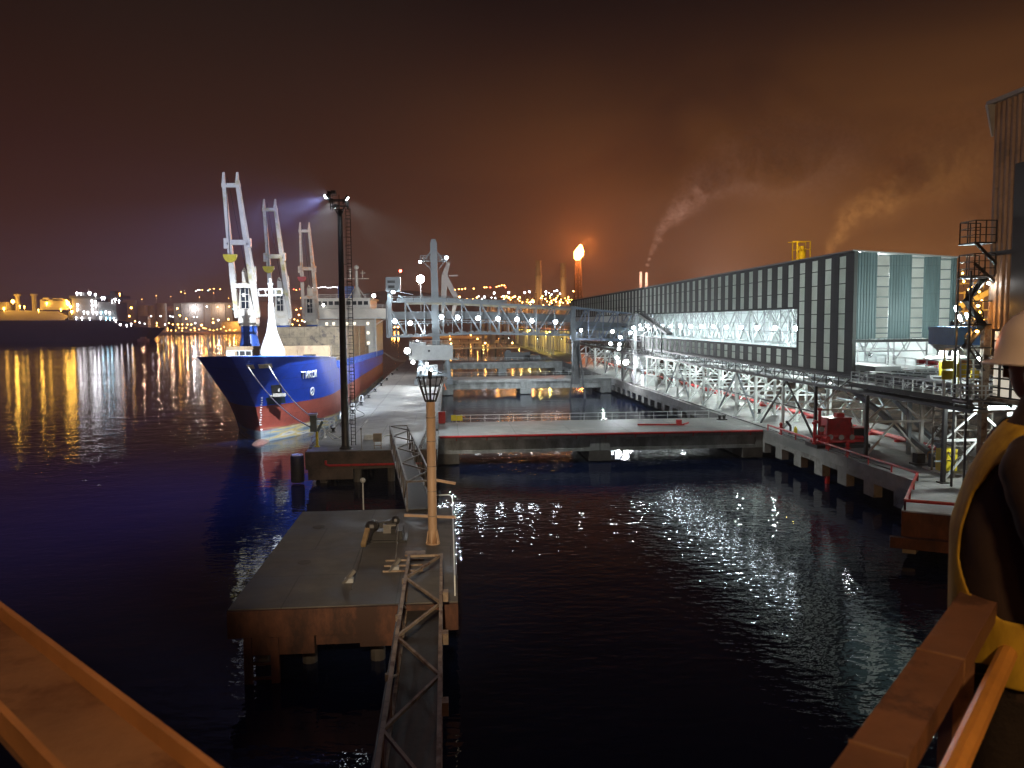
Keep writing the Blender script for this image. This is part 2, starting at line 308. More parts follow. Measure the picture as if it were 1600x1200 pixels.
def floodlight(loc, aim, label, power, col=cool, lens=None, size=.5, spot=None, group=None, mast=None, cat='floodlight', name='floodlight', parent=None, blend=.6):
    """a real fixture: housing, bracket and glowing lens, with its light just in front"""
    loc = V(loc); d = (V(aim)-loc).normalized()
    t = thing(name, label, cat, loc, group) if parent is None else None
    par = t or parent
    a = d.cross(V((0, 0, 1))); a = a.normalized() if a.length > .01 else V((1, 0, 0)); u = a.cross(d)
    h = MB(); h.bar(loc-d*size*.6, loc-d*size*.06, size*.7, size*.6, size*1.15, size*.95)
    h.bar(loc-d*size*.3-a*size*.62, loc-d*size*.3+a*size*.62, size*.1)
    h.bar(loc-d*size*.3-a*size*.62, loc-d*size*.3-a*size*.62-u*size*.8, size*.1); h.bar(loc-d*size*.3+a*size*.62, loc-d*size*.3+a*size*.62-u*size*.8, size*.1)
    h.bar(loc-d*size*.3-a*size*.62-u*size*.8, loc-d*size*.3+a*size*.62-u*size*.8, size*.1)
    if mast: h.bar(loc-d*size*.3-u*size*.8, mast, size*.16)
    hb = h.build('lamp_housing' if t else 'floodlight', darksteel if not mast else greysteel, par)
    lp = t or hb
    ln = MB(); ln.tube([loc-d*size*.05, loc+d*size*.04, loc+d*size*.12], [size*.46, size*.46, size*.3], 12); ln.build('lens', lens or E_cool, lp)
    lamp(loc+d*(size*.12+.12), power, col, lp, size=.2, spot=spot, aim=aim, blend=blend)
    return t or hb
def railing(mb, pts, h=1.1, step=1.5, r=.035, mids=1, tops=True):
    for a, b in zip(pts, pts[1:]):
        a = V(a); b = V(b); n = max(1, round((b-a).length/step)); up = V((0, 0, h))
        for i in range(n+1): p = lerp(a, b, i/n); mb.bar(p, p+up, r*2)
        mb.bar(a+up, b+up, r*2.2)
        for j in range(mids): k = (j+1)/(mids+1); mb.bar(a+up*k, b+up*k, r*1.6)
def ladder(mb, p, q, w, axis=(1, 0, 0), step=.35, r=.03):
    p = V(p); q = V(q); a = V(axis)*w/2; n = int((q-p).length/step)
    mb.bar(p-a, q-a, r*2); mb.bar(p+a, q+a, r*2)
    for i in range(1, n): c = lerp(p, q, i/n); mb.bar(c-a, c+a, r*1.4)
def sag(a, b, drop, n=14): a = V(a); b = V(b); return [lerp(a, b, i/n)-V((0, 0, drop*4*(i/n)*(1-i/n))) for i in range(n+1)]

# ------------------------------------------------------------------ sky, haze, water, land
w = bpy.data.worlds.new('World'); SC.world = w; w.use_nodes = True
def sky():
    n = w.node_tree.nodes; l = w.node_tree.links; bg = n['Background']
    tc = n.new('ShaderNodeTexCoord'); sp = n.new('ShaderNodeSeparateXYZ'); l.new(tc.outputs['Generated'], sp.inputs[0])
    # town light on the cloud base: brown at the horizon fading to a dark plum zenith
    cr = n.new('ShaderNodeValToRGB'); e = cr.color_ramp.elements; l.new(sp.outputs['Z'], cr.inputs[0])
    e[0].position = 0; e[0].color = rgb(SKY[0]); e[1].position = 1; e[1].color = rgb(SKY[-1])
    for p, c in zip((.09, .2, .36, .6), SKY[1:-1]): q = e.new(p); q.color = rgb(c)
    # browner, smokier sky over the works
    no = n.new('ShaderNodeTexNoise'); no.inputs['Scale'].default_value = 3.2; no.inputs['Detail'].default_value = 5; no.inputs['Roughness'].default_value = .5; no.inputs['Distortion'].default_value = .6
    mp = n.new('ShaderNodeMapping'); mp.inputs['Scale'].default_value = (1, 1, 1.8); l.new(tc.outputs['Generated'], mp.inputs[0]); l.new(mp.outputs[0], no.inputs['Vector'])
    ra = n.new('ShaderNodeMapRange'); ra.interpolation_type = 'SMOOTHSTEP'; ra.inputs[1].default_value = -.25; ra.inputs[2].default_value = .75; l.new(sp.outputs['X'], ra.inputs[0])
    rz = n.new('ShaderNodeMapRange'); rz.interpolation_type = 'SMOOTHSTEP'; rz.inputs[1].default_value = .37; rz.inputs[2].default_value = .10; l.new(sp.outputs['Z'], rz.inputs[0])
    rn = n.new('ShaderNodeMapRange'); rn.inputs[1].default_value = .28; rn.inputs[2].default_value = .72; rn.inputs[3].default_value = .2; rn.inputs[4].default_value = 1.3; l.new(no.outputs['Fac'], rn.inputs[0])
    m1 = n.new('ShaderNodeMath'); m1.operation = 'MULTIPLY'; l.new(ra.outputs[0], m1.inputs[0]); l.new(rz.outputs[0], m1.inputs[1])
    m2 = n.new('ShaderNodeMath'); m2.operation = 'MULTIPLY'; l.new(m1.outputs[0], m2.inputs[0]); l.new(rn.outputs[0], m2.inputs[1])
    vs = n.new('ShaderNodeVectorMath'); vs.operation = 'SCALE'; vs.inputs[0].default_value = SMOKE; l.new(m2.outputs[0], vs.inputs[3])
    # bluish night to the open sea side, high up
    rl = n.new('ShaderNodeMapRange'); rl.interpolation_type = 'SMOOTHSTEP'; rl.inputs[1].default_value = .25; rl.inputs[2].default_value = -.7; l.new(sp.outputs['X'], rl.inputs[0])
    rh = n.new('ShaderNodeMapRange'); rh.interpolation_type = 'SMOOTHSTEP'; rh.inputs[1].default_value = .42; rh.inputs[2].default_value = .75; l.new(sp.outputs['Z'], rh.inputs[0])
    m3 = n.new('ShaderNodeMath'); m3.operation = 'MULTIPLY'; l.new(rl.outputs[0], m3.inputs[0]); l.new(rh.outputs[0], m3.inputs[1])
    vb = n.new('ShaderNodeVectorMath'); vb.operation = 'SCALE'; vb.inputs[0].default_value = SEABLUE; l.new(m3.outputs[0], vb.inputs[3])
    a1 = n.new('ShaderNodeVectorMath'); l.new(cr.outputs[0], a1.inputs[0]); l.new(vs.outputs[0], a1.inputs[1])
    a2 = n.new('ShaderNodeVectorMath'); l.new(a1.outputs[0], a2.inputs[0]); l.new(vb.outputs[0], a2.inputs[1])
    l.new(a2.outputs[0], bg.inputs[0]); bg.inputs[1].default_value = 1
SKY = [(.080, .032, .022), (.054, .0195, .0130), (.032, .0112, .0078), (.0105, .0052, .0046), (.0032, .0034, .0045), (.003, .004, .007)]
SMOKE = (.165, .064, .013); SEABLUE = (.008, .010, .075)
sky()
HAZE = .00018
hz = MB(); hz.box(-1700, 1700, -60, 3000, -6, 190)
hm = bpy.data.materials.new('night air'); hm.use_nodes = True; hn = hm.node_tree.nodes; hn.clear()
ho = hn.new('ShaderNodeOutputMaterial'); hv = hn.new('ShaderNodeVolumePrincipled'); hm.node_tree.links.new(hv.outputs[0], ho.inputs['Volume'])
hv.inputs['Color'].default_value = (.9, .9, .92, 1); hv.inputs['Density'].default_value = HAZE; hv.inputs['Anisotropy'].default_value = .2
tag(hz.build('haze', hm), 'thin night haze in the air over the harbour', None, None, 'stuff')

wt = MB(); wt.add([(-1690, -55, 0), (1690, -55, 0), (1690, 2900, 0), (-1690, 2900, 0)], [(0, 1, 2, 3)])
tag(wt.build('water', waterm), kind='structure')
sb = MB(); sb.add([(-1690, -55, -5), (1690, -55, -5), (1690, 2900, -5), (-1690, 2900, -5)], [(0, 1, 2, 3)])
tag(sb.build('seabed', landm), kind='structure')
# far shore and hills: one terrain sheet beyond the water, another along the right bank
def terrain(name, xs, ys, hfun, mat):
    g = MB(); nx = len(xs); ny = len(ys)
    g.add([(x, y, hfun(x, y)) for y in ys for x in xs], [(j*nx+i, j*nx+i+1, (j+1)*nx+i+1, (j+1)*nx+i) for j in range(ny-1) for i in range(nx-1)])
    return tag(g.build(name, mat, smooth=True), kind='structure')
def shore_y(x): return interp([(-1690, 1300), (-700, 1420), (-470, 1560), (-120, 1960), (200, 2250), (700, 2400)], x)+25*math.sin(x/90)
def hf(x, y):
    s = y-shore_y(x)
    if s < 0: return max(-3, s*.1)
    base = 3.5*min(1, s/20)
    hh = interp([(-1690, 30), (-900, 52), (-640, 78), (-480, 108), (-100, 130), (250, 120), (420, 165), (700, 120), (1690, 90)], x)
    t = max(0, min(1, (s-250)/650)); t = t*t*(3-2*t)
    return base+hh*t*(.9+.1*math.sin(x/130+y/300))
xs = [-1680+i*56 for i in range(61)]; ys = [1260+i*28 for i in range(59)]
terrain('far_shore', xs, ys, hf, hillm)
def bf(x, y):
    t = max(0, min(1, (x-61.5)/9)); t = t*t*(3-2*t)
    return 3.2+4.5*t+.9*math.sin(x*1.7+y*.9)*math.sin(y*.7-x*.4)*min(1, t*1.5+.15)
xs = [61+i*1.2 for i in range(14)]+[80, 100, 160, 300, 700, 1600]
terrain('embankment', xs, [20+i*1.6 for i in range(225)]+[400, 600, 1000, 1600, 2260], bf, rubble)

# ------------------------------------------------------------------ loading quay with what stands on it
QX0, QX1, QY0, QY1, DZ = -16.8, -1.4, 94.3, 340, 4.0
q = thing('loading_quay', 'long pale concrete quay between the blue ship and the channel', 'quay', (-9, 94.3, 0))
m = MB(); m.box(QX0, QX1, QY0, QY1, 2.6, DZ); m.build('deck', concrete, q)
m = MB(); m.box(QX0+.003, QX1-.003, QY0-.25, QY0+.6, 1.9, DZ-.02); m.box(QX0+.3, -11.3, QY0-.28, QY0+3, .7, 1.9); m.build('end_wall', endcon, q)
m = MB()
for y in range(100, 340, 6): m.box(QX1-.9, QX1-.2, y, y+1.4, .4, 2.6)
for y in range(100, 340, 6): m.box(QX0+.2, QX0+.9, y, y+1.4, .4, 2.6)
m.build('edge_beam', wallcon, q)
for y in range(96, 130, 8):
    for x in (-15, -11, -7, -3): MB().lathe((x, y, -5), [(.45, 0), (.45, 7.62)], 8).build('pile', pilecon, q)
m = MB(); m.box(QX0+.05, QX0+.4, QY0+2, QY1, DZ+.002, DZ+.25); m.box(QX1-.4, QX1-.05, QY0+16, QY1, DZ+.002, DZ+.25); m.build('kerb', beamcon, q)
m = MB()
for x in (-12.6, -3.4): m.box(x-.06, x+.06, QY0+8, QY1, DZ+.002, DZ+.03)
m.build('crane_rail', darksteel, q)
t = tag(MB().tube([(-14.4, 93.85, 3.0), (-14.4, 93.8, 2.55), (-14.0, 93.75, 2.42), (-3.2, 93.75, 2.42)], .14, 10).build('fire_pipe', redpaint), 'red pipe along the rusty end wall of the loading quay', 'pipe')
# flood mast
mx, my = -12.35, 94.9+1.2
t = thing('flood_mast', 'tall black lamp mast with caged ladder beside the blue ship', 'light mast', (mx, my, DZ))
m = MB(); m.lathe((mx, my, DZ), [(.75, 0), (.75, .08), (.52, .3), (.47, .5), (.40, 14), (.27, 28.3)], 14); m.build('pole', darksteel, t, True)
m = MB(); m.bar((mx-.5, my, DZ+28.2), (mx+.5, my, DZ+28.2), .9, .1); m.bar((mx-1.1, my-.3, DZ+29.3), (mx+1.0, my-.3, DZ+29.3), .16); m.bar((mx-1.1, my+.5, DZ+28.7), (mx+1.0, my+.5, DZ+28.7), .16)
for dx in (-1, 0, .9): m.bar((mx+dx, my-.3, DZ+28.2), (mx+dx, my-.3, DZ+29.9), .1); m.bar((mx+dx*.2, my, DZ+27.6), (mx+dx, my-.3, DZ+29.3), .1)
railing(m, [(mx-.9, my+.7, DZ+28.2), (mx+1, my+.7, DZ+28.2), (mx+1, my-.6, DZ+28.2)], 1.1, .7, .03)
m.build('head_frame', darksteel, t)
m = MB(); lx = mx+.95
ladder(m, (lx, my, DZ+.4), (lx, my, DZ+28.4), .5, step=.42, r=.04)
for i in range(24):
    z = DZ+3+i*1.05
    ring = [(lx+.36*math.sin(a), my-.36*math.cos(a)-.3, z) for a in [R(k) for k in range(-130, 131, 26)]]
    m.tube(ring, .028, 4)
    if i % 3 == 0: m.bar((mx+.3, my, z), (lx-.2, my, z), .05)
for a in (-70, 0, 70): m.bar((lx+.36*math.sin(R(a)), my-.3-.36*math.cos(R(a)), DZ+3), (lx+.36*math.sin(R(a)), my-.3-.36*math.cos(R(a)), DZ+27.2), .035)
m.build('caged_ladder', darksteel, t)
HX = []
for k, (dx, dz, aim, pw, col, sp) in enumerate([(-1.1, 29.4, (-29, 143, 10), 420000, (.78, .88, 1), 50), (-1.25, 30.3, (-42, 160, 38), 125000, (.60, .70, 1), 36), (-.6, 28.7, (-9, 125, 4), 13000, (.97, .97, .92), 90), (.6, 29.4, (-4, 190, 20), 110000, (.9, .95, 1), 34), (1.0, 29.4, (22, 105.3, 1), 58000, (.95, 1, .94), 62), (-1.5, 29.6, (-66, 84, 0), 125000, (.28, .31, 1), 120), (-.8, 30.4, (-38, 228, 37), 230000, (.95, .93, .88), 13), (-1.45, 29.9, (-60, 107, 19), 1200000, (.38, .45, 1), 42)]):
    floodlight((mx+dx, my+(.95 if k < 4 or k >= 6 else -.75), DZ+dz), aim, None, pw, col, size=.5, spot=sp, parent=t, blend=1 if k in (5, 7) else .6)
# small quay furniture
def bollard(x, y, label):
    b = thing('mooring_bollard', label, 'bollard', (x, y, DZ), 'mooring bollards along the quay edge')
    m = MB(); m.lathe((x, y, DZ), [(.42, 0), (.42, .06), (.2, .1), (.18, .42), (.34, .52), (.36, .62), (.2, .7)], 12); m.build('post', darksteel, b, True)
    m = MB(); m.lathe((x, y, DZ+.7), [(.2, 0), (.16, .05)], 12); m.build('white_cap', whitepaint, b); return b
proto = bollard(0, 0, 'black mooring bollard with white cap on the quay edge beside the ship'); proto.location = (-15.9, 111, DZ)
for y in (122, 134, 147, 161, 176, 192, 210, 230, 252): dup(proto, (-15.9, y, DZ))
def fender(x, y, label):
    f = thing('quay_fender', label, 'fender', (x, y, 0), 'rubber fenders on the quay side')
    m = MB(); m.lathe((x, y, .2), [(.75, 0), (.8, .15), (.8, 3.0), (.7, 3.2)], 14); m.build('drum', rubber, f, True)
    m = MB(); m.lathe((x, y, 3.4), [(.72, 0), (.72, .12), (.5, .16)], 14); m.build('cap_ring', whitepaint, f); return f
fender(-18.0, 95.6, 'black rubber fender drum at the near corner of the quay')
for i, y in enumerate((108, 124, 142, 162, 184, 208)):
    m = MB(); m.tube([(-17.65, y-.9, 2.6), (-17.65, y+.9, 2.6)], .75, 14)
    f = thing('side_fender', 'black side fender with pale rim between quay and ship', 'fender', (-17.6, y, 2.6), 'side fenders between quay and ship')
    m.build('drum', rubber, f, True); m = MB(); m.tube([(-17.65, y-1.0, 2.6), (-17.65, y-.9, 2.6)], .6, 14); m.build('rim', whitepaint, f)
h0 = None
for y in (99.6, 106, 115, 127, 140, 154):
    if h0 is None:
        h0 = thing('ladder_hoop', 'white bent handhold hoop at the quay edge beside the ship', 'handhold', (-16.6, y, DZ), 'white handhold hoops along the quay edge'); m = MB()
        for dy in (-.35, .35): m.tube([(-16.3, y+dy, DZ), (-16.3, y+dy, DZ+.9), (-16.5, y+dy, DZ+1.15), (-16.85, y+dy, DZ+1.05), (-17.0, y+dy, DZ+.6), (-17.0, y+dy, DZ-.8)], .05, 6)
        m.bar((-17, y-.35, DZ-.3), (-17, y+.35, DZ-.3), .06); m.build('rails', whitepaint, h0); m = MB(); m.cbox((-16.3, y, DZ+.03), .4, 1.0, .05); m.build('foot_plate', whitepaint, h0)
    else: dup(h0, (-16.6, y, DZ))
t = thing('rope_coil', 'coil of pale rope lying on the quay near the black lamp mast', 'rope', (-10.2, 103, DZ)); m = MB()
m.tube([(-10.2+(.75-.02*i/6)*math.cos(i*.52), 103+(.75-.02*i/6)*math.sin(i*.52), DZ+.06+.012*i) for i in range(50)], .06, 5); m.build('coil', rope, t); m = MB(); m.tube([(-9.5, 103, DZ+.05), (-8.5, 104.2, DZ+.05), (-8.6, 106, DZ+.05), (-7.5, 107.4, DZ+.05)], .055, 5); m.build('loose_end', rope, t)
m = MB(); m.tube([(-14.9+1.2*math.sin(i*.5), 104+i*1.7, DZ+.05) for i in range(24)], .05, 5); tag(m.build('hose_line', rubber), 'black hose wandering along the ship side of the quay', 'hose')
# mooring hook tower at the quay corner
t = thing('mooring_hook_post', 'pale green mooring post with ship ropes on it at the quay corner', 'mooring post', (-16.0, 98.0, DZ))
m = MB(); m.lathe((-16.0, 98.0, DZ), [(.3, 0), (.3, .1), (.16, .15), (.15, 1.9)], 10); m.build('stand', yellow, t)
m = MB(); m.cbox((-16.35, 98.0, DZ+2.9), .75, .8, 2.0); m.bar((-15.9, 98, DZ+1.9), (-15.3, 98, DZ+3.1), .3); m.build('hook_body', pm('pale green machine paint', (.16, .22, .18), .5, .2, 2), t)
m = MB(); m.cbox((-16.4, 98.0, DZ+4.0), 1.0, 1.0, .22); m.cbox((-15.5, 98.1, DZ+3.4), .9, .5, .14); m.build('capstan', whitesteel, t)
m = MB()
for a in ((-14.6, 102.5), (-14.0, 103.5)): m.tube(sag((-15.6, 98.1, DZ+2.6), (a[0], a[1], DZ+.15), .12), .05, 5)
tag(m.build('mooring_tail_rope', rope), 'pale ropes running from the hook post down onto the quay', 'rope')
t = thing('handrail_post', 'thin grey rail post near the quay end', 'post', (-10.4, 95.4, DZ)); m = MB(); m.bar((-10.4, 95.4, DZ), (-10.4, 95.4, DZ+2.4), .09); m.build('upright', steel, t); m = MB(); m.ball((-10.4, 95.4, DZ+2.45), .12); m.lathe((-10.4, 95.4, DZ), [(.2, 0), (.2, .05)], 8); m.build('cap', steel, t)
t = thing('control_cabinet', 'small brown control cabinet on legs at the quay end', 'cabinet', (-8.5, 95.6, DZ))
m = MB(); m.cbox((-8.5, 95.6, DZ+1.35), 1.0, .5, 1.0); m.build('box', rusty, t); m = MB()
for dx in (-.4, .4): m.bar((-8.5+dx, 95.6, DZ), (-8.5+dx, 95.6, DZ+.9), .09)
m.cbox((-8.5, 95.6, DZ+.4), .8, .3, .08); m.build('legs', rusty, t); m = MB(); m.cbox((-8.5, 95.33, DZ+1.35), .8, .04, .8); m.build('door', steel, t)
m = MB(); m.bar((-3.6, 95.2, DZ+.06), (-1.9, 105, DZ+3.2), .14); m.bar((-3.3, 95.2, DZ+.06), (-1.6, 105, DZ+3.2), .14); m.bar((-1.75, 105, DZ), (-1.75, 105, DZ+3.2), .12)
for i in range(12): k = (i+.5)/12; m.bar((lerp(-3.6, -1.9, k), lerp(95.2, 105, k), DZ+.06+3.14*k), (lerp(-3.3, -1.6, k), lerp(95.2, 105, k), DZ+.06+3.14*k), .06)
tag(m.build('access_ladder', greysteel), 'sloping grey access ladder on the quay end behind the ochre pole', 'ladder')
# red cabinet, yellow signboard by the near bridge
t = thing('fire_cabinet', 'red fire hose cabinet at the corner of the near bridge', 'cabinet', (-.75, 117.5, DZ))
m = MB(); m.cbox((-1.0, 117.5, DZ+1.0), 1.0, .6, 1.7); m.build('box', redpaint, t); m = MB(); m.cbox((-1.0, 117.17, DZ+1.05), .8, .04, 1.4); m.build('door', redpaint, t); m = MB(); m.cbox((-1, 117.5, DZ+.08), .8, .5, .16); m.build('plinth', beamcon, t)
t = thing('yellow_notice', 'small yellow notice board on the near bridge rail', 'notice board', (1.2, 119.0, DZ))
m = MB(); m.cbox((1.2, 119.0, DZ+.72), 1.7, .06, .85); m.build('board', yellow, t); m = MB()
for dx in (-.6, .6): m.bar((1.2+dx, 119.06, DZ), (1.2+dx, 119.06, DZ+1), .06)
m.build('posts', greysteel, t)

# ------------------------------------------------------------------ mooring dolphin in the foreground
D0, D1, DY0, DY1 = -11.75, .35, 42.1, 64.0
t = thing('mooring_dolphin', 'foreground concrete mooring platform with rusty brown front face', 'mooring platform', (-6, 53, 0))
m = MB(); m.box(D0, D1, DY0, DY1, 2.75, DZ); m.build('deck', dolphcon, t)
m = MB(); m.box(D0-.004, D1+.004, DY0-.2, DY0+.02, 2.5, DZ-.06); m.box(D0+1.0, -7.3, DY0-.12, DY0+4, 1.5, 2.5); m.box(-7.2, -4.9, DY0-.1, DY0+3, 1.95, 2.5); m.box(-4.9, -2.3, DY0-.13, DY0+3, 1.75, 2.5); m.build('front_wall', rustcon, t)
for x in (-10.6, -8.0, -4.2, -1.2):
    for y in (44.5, 52, 61): MB().lathe((x, y, -5), [(.42, 0), (.42, 7.7)], 10).build('pile', pilecon, t)
m = MB(); m.bar((-10.75, DY0-.1, -.5), (-10.75, DY0-.1, 2.5), .42, .3); m.bar((-9.35, DY0-.1, -.5), (-9.35, DY0-.1, 2.5), .42, .3)
for z in (.25, 1.05): m.bar((-10.7, DY0-.1, z), (-9.4, DY0-.1, z), .14)
m.build('ladder_fender', rustcon, t)
m = MB(); railing(m, [(.2, DY1-.3, DZ), (.2, 43.0, DZ)], 1.1, 2.2, .035)
m.tube([(-1.2, 63.8, DZ+1.1), (-.1, 63.8, DZ+1.1), (.15, 63.6, DZ+1.05), (.2, 63.2, DZ+.9)], .05, 6); m.build('side_railing', whitesteel, t)
m = MB(); m.lathe((-9.7, 59, DZ), [(.45, .005), (.45, .02)], 12); m.lathe((-9.2, 50.2, DZ), [(.42, .005), (.42, .02)], 12); m.build('manhole_cover', pilecon, t)
# quick release mooring hook on it
t = thing('release_hook', 'dark double mooring hook assembly in the middle of the concrete platform', 'mooring hook', (-4.3, 54.5, DZ))
m = MB(); m.cbox((-4.4, 55.2, DZ+.35), 2.2, 1.5, .7); m.cbox((-4.4, 55.2, DZ+.05), 2.8, 2.0, .1); m.build('base', darksteel, t)
m = MB(); m.ball((-5.35, 54.7, DZ+1.05), .5, .6, .42); m.bar((-5.3, 54.6, DZ+1.1), (-5.6, 53.4, DZ+.2), .34, .3, .24, .2); m.build('hook', darksteel, t)
m = MB(); m.bar((-3.85, 54.6, DZ+1.0), (-3.85, 53.6, DZ+.9), .34); m.ball((-3.75, 54.9, DZ+1.35), .32, .4, .34); m.bar((-4.9, 55, DZ+1.05), (-3.6, 55, DZ+1.25), .5, .4); m.build('hook', darksteel, t)
m = MB(); m.cbox((-4.15, 54.35, DZ+.95), .85, .4, .6); m.build('gearbox', steel, t)
m = MB(); m.bar((-5.55, 53.5, DZ+1.15), (-5.75, 52.3, DZ+.35), .3, .24); m.build('arm', pm('ochre arm paint', (.26, .18, .09), .5, .3, 3), t)
m = MB(); m.tube([(-3.6, 54.3, DZ+1.2), (-3.55, 53.8, DZ+1.0), (-3.5, 51, DZ+.12), (-3.45, 48.9, DZ+.1)], .045, 6); tag(m.build('hook_rope', steel), 'pale rope from the mooring hook across the concrete platform', 'rope')
m = MB(); m.tube([(-5.75, 52.3, DZ+.3), (-5.7, 50, DZ+.03), (-5.6, 44.6, DZ+.03)], .03, 5); tag(m.build('thin_line', darksteel), 'thin dark line lying from the hook to the platform front edge', 'rope')
def cleat(x, y, label):
    t = thing('shackle_block', label, 'mooring block', (x, y, DZ)); m = MB(); m.cbox((x, y, DZ+.12), .5, .4, .24); m.build('base', greysteel, t); m = MB(); m.bar((x-.1, y, DZ+.2), (x+.3, y+.2, DZ+.62), .2, .2); m.build('lug', steel, t); m = MB(); m.bar((x-.3, y-.5, DZ+.1), (x, y, DZ+.3), .12); m.build('pin', steel, t)
cleat(-3.4, 48.0, 'pale shackle block at the end of the rope on the platform'); cleat(-5.9, 46.0, 'small white block near the front edge of the platform')
m = MB()
for i in range(3): m.cbox((-2.9, 47.6+i*1.1, DZ+.05), 2.4, .08, .1)
m.cbox((-2.3, 51.2, DZ+.06), 1.3, .9, .1); tag(m.build('floor_plates', rusty), 'rusty steel floor plates beside the footbridge end', 'steel plates')
# navigation light column
bx, by = -1.2, 53.6
t = thing('beacon_column', 'ochre steel beacon column with basket top on the concrete platform', 'beacon', (bx, by, DZ))
m = MB(); m.lathe((bx, by, DZ), [(.33, 0), (.31, .8), (.30, 9.7)], 20); m.build('column', polepaint, t, True)
m = MB(); m.lathe((bx, by, DZ), [(.5, .003), (.5, .07), (.34, .08)], 16)
for k in range(6):
    a = R(60*k+20); m.bar((bx+.33*math.cos(a), by+.31*math.sin(a), DZ+.9), (bx+.45*math.cos(a), by+.45*math.sin(a), DZ+.06), .06, .2)
m.build('base_flange', polepaint, t)
m = MB()
for z in (1.9, 3.6, 5.3, 7.0, 8.6): m.lathe((bx, by, DZ+z), [(.318, 0), (.318, .06)], 18)
m.build('band', rusty, t)
m = MB()
for z, r in ((9.75, .36), (10.2, .5), (10.75, .68), (11.35, .9)):
    m.tube([(bx+r*math.cos(R(a)), by+r*math.sin(R(a)), DZ+z) for a in range(0, 361, 20)], .03, 5)
for a in range(0, 360, 30): m.bar((bx+.36*math.cos(R(a)), by+.36*math.sin(R(a)), DZ+9.7), (bx+.92*math.cos(R(a)), by+.92*math.sin(R(a)), DZ+11.4), .05)
m.build('basket', darksteel, t)
m = MB(); m.lathe((bx, by, DZ+9.7), [(.3, 0), (.3, .1), (.07, .15), (.07, 1.5), (.14, 1.55), (.14, 2.0), (.05, 2.1)], 10); m.build('lantern', darksteel, t, True)
m = MB()
for z, dx in ((5.2-3.4, 1.5), (5.2-1.2, 1.3)): pass
m.bar((bx-1.9, by+.25, DZ+1.95), (bx+1.6, by+.1, DZ+1.75), .22, .16); m.bar((bx+.3, by+.3, DZ+4.3), (bx+1.6, by+.2, DZ+4.05), .2, .16); m.build('side_arm', polepaint, t)
m = MB(); m.bar((-7.0, 64.6, -2), (-7.0, 64.6, DZ+2.2), .1); m.ball((-7.0, 64.6, DZ+2.3), .22); m.bar((-7.0, 64.6, DZ-.7), (-7, 63.9, DZ-.7), .1); tag(m.build('slim_pole', greysteel), 'slim grey pole with round head behind the concrete platform', 'pole')

# ------------------------------------------------------------------ footbridges
def truss_bridge(name, label, a, b, w, h, n, mat, floor=True, brace=True, z_top=True):
    """box truss from a to b: chords, web, top bracing, grating floor"""
    a = V(a); b = V(b); d = (b-a); s = V((d.y, -d.x, 0)).normalized()*w/2; up = V((0, 0, h))
    t = thing(name, label, 'footbridge', a)
    for sd in (-1, 1):
        m = MB(); m.bar(a+s*sd, b+s*sd, .16, .2); m.bar(a+s*sd+up, b+s*sd+up, .16, .2)
        for i in range(n+1): p = lerp(a, b, i/n)+s*sd; m.bar(p, p+up, .09)
        for i in range(n): p = lerp(a, b, i/n)+s*sd; q2 = lerp(a, b, (i+1)/n)+s*sd; m.bar(p if i % 2 else p+up, q2+up if i % 2 else q2, .08)
        m.build('side_truss', mat, t)
    if z_top:
        m = MB()
        for i in range(n):
            p = lerp(a, b, i/n)+up; q2 = lerp(a, b, (i+1)/n)+up
            m.bar(p+s*(1 if i % 2 else -1), q2+s*(-1 if i % 2 else 1), .12)
            if i % 2 == 0: pass
        m.bar(a-s+up, a+s+up, .12); m.bar(b-s+up, b+s+up, .12); m.build('top_bracing', mat, t)
    m = MB(); m.bar(a+V((0, 0, .02)), b+V((0, 0, .02)), w-.2, .06); m.build('floor_grating', grating, t)
    return t
nb = truss_bridge('near_footbridge', 'rusty footbridge truss leading from the foreground to the concrete platform', (-1.5, 46.4, 3.6), (-1.35, 6, 3.6), 1.9, 1.7, 10, rusty)
t = nb
m = MB()
for y in (43.5, 38, 31.5, 24, 17): m.lathe((-2.6, y, 4.6), [(.12, 0), (.12, .3)], 8); m.cbox((-.31, y-3, 4.9), .3, .5, .5)
m.build('junction_box', rusty, t)
m = MB(); m.tube([(-2.7, 46, 4.3), (-2.65, 6, 4.3)], .07, 6); m.tube([(-2.65, 46, 4.0), (-2.6, 6, 4.0)], .05, 6); m.build('cable_run', darksteel, t)
truss_bridge('quay_footbridge', 'grey brown footbridge truss joining the concrete platform to the quay', (-2.35, 63.2, 4.1), (-6.1, 97.5, 4.15), 2.1, 2.3, 8, pm('brown grey truss steel', (.13, .11, .09), .55, .35, 1.2, metal=.2, stain=(.08, .045, .025), stain_scale=.9))

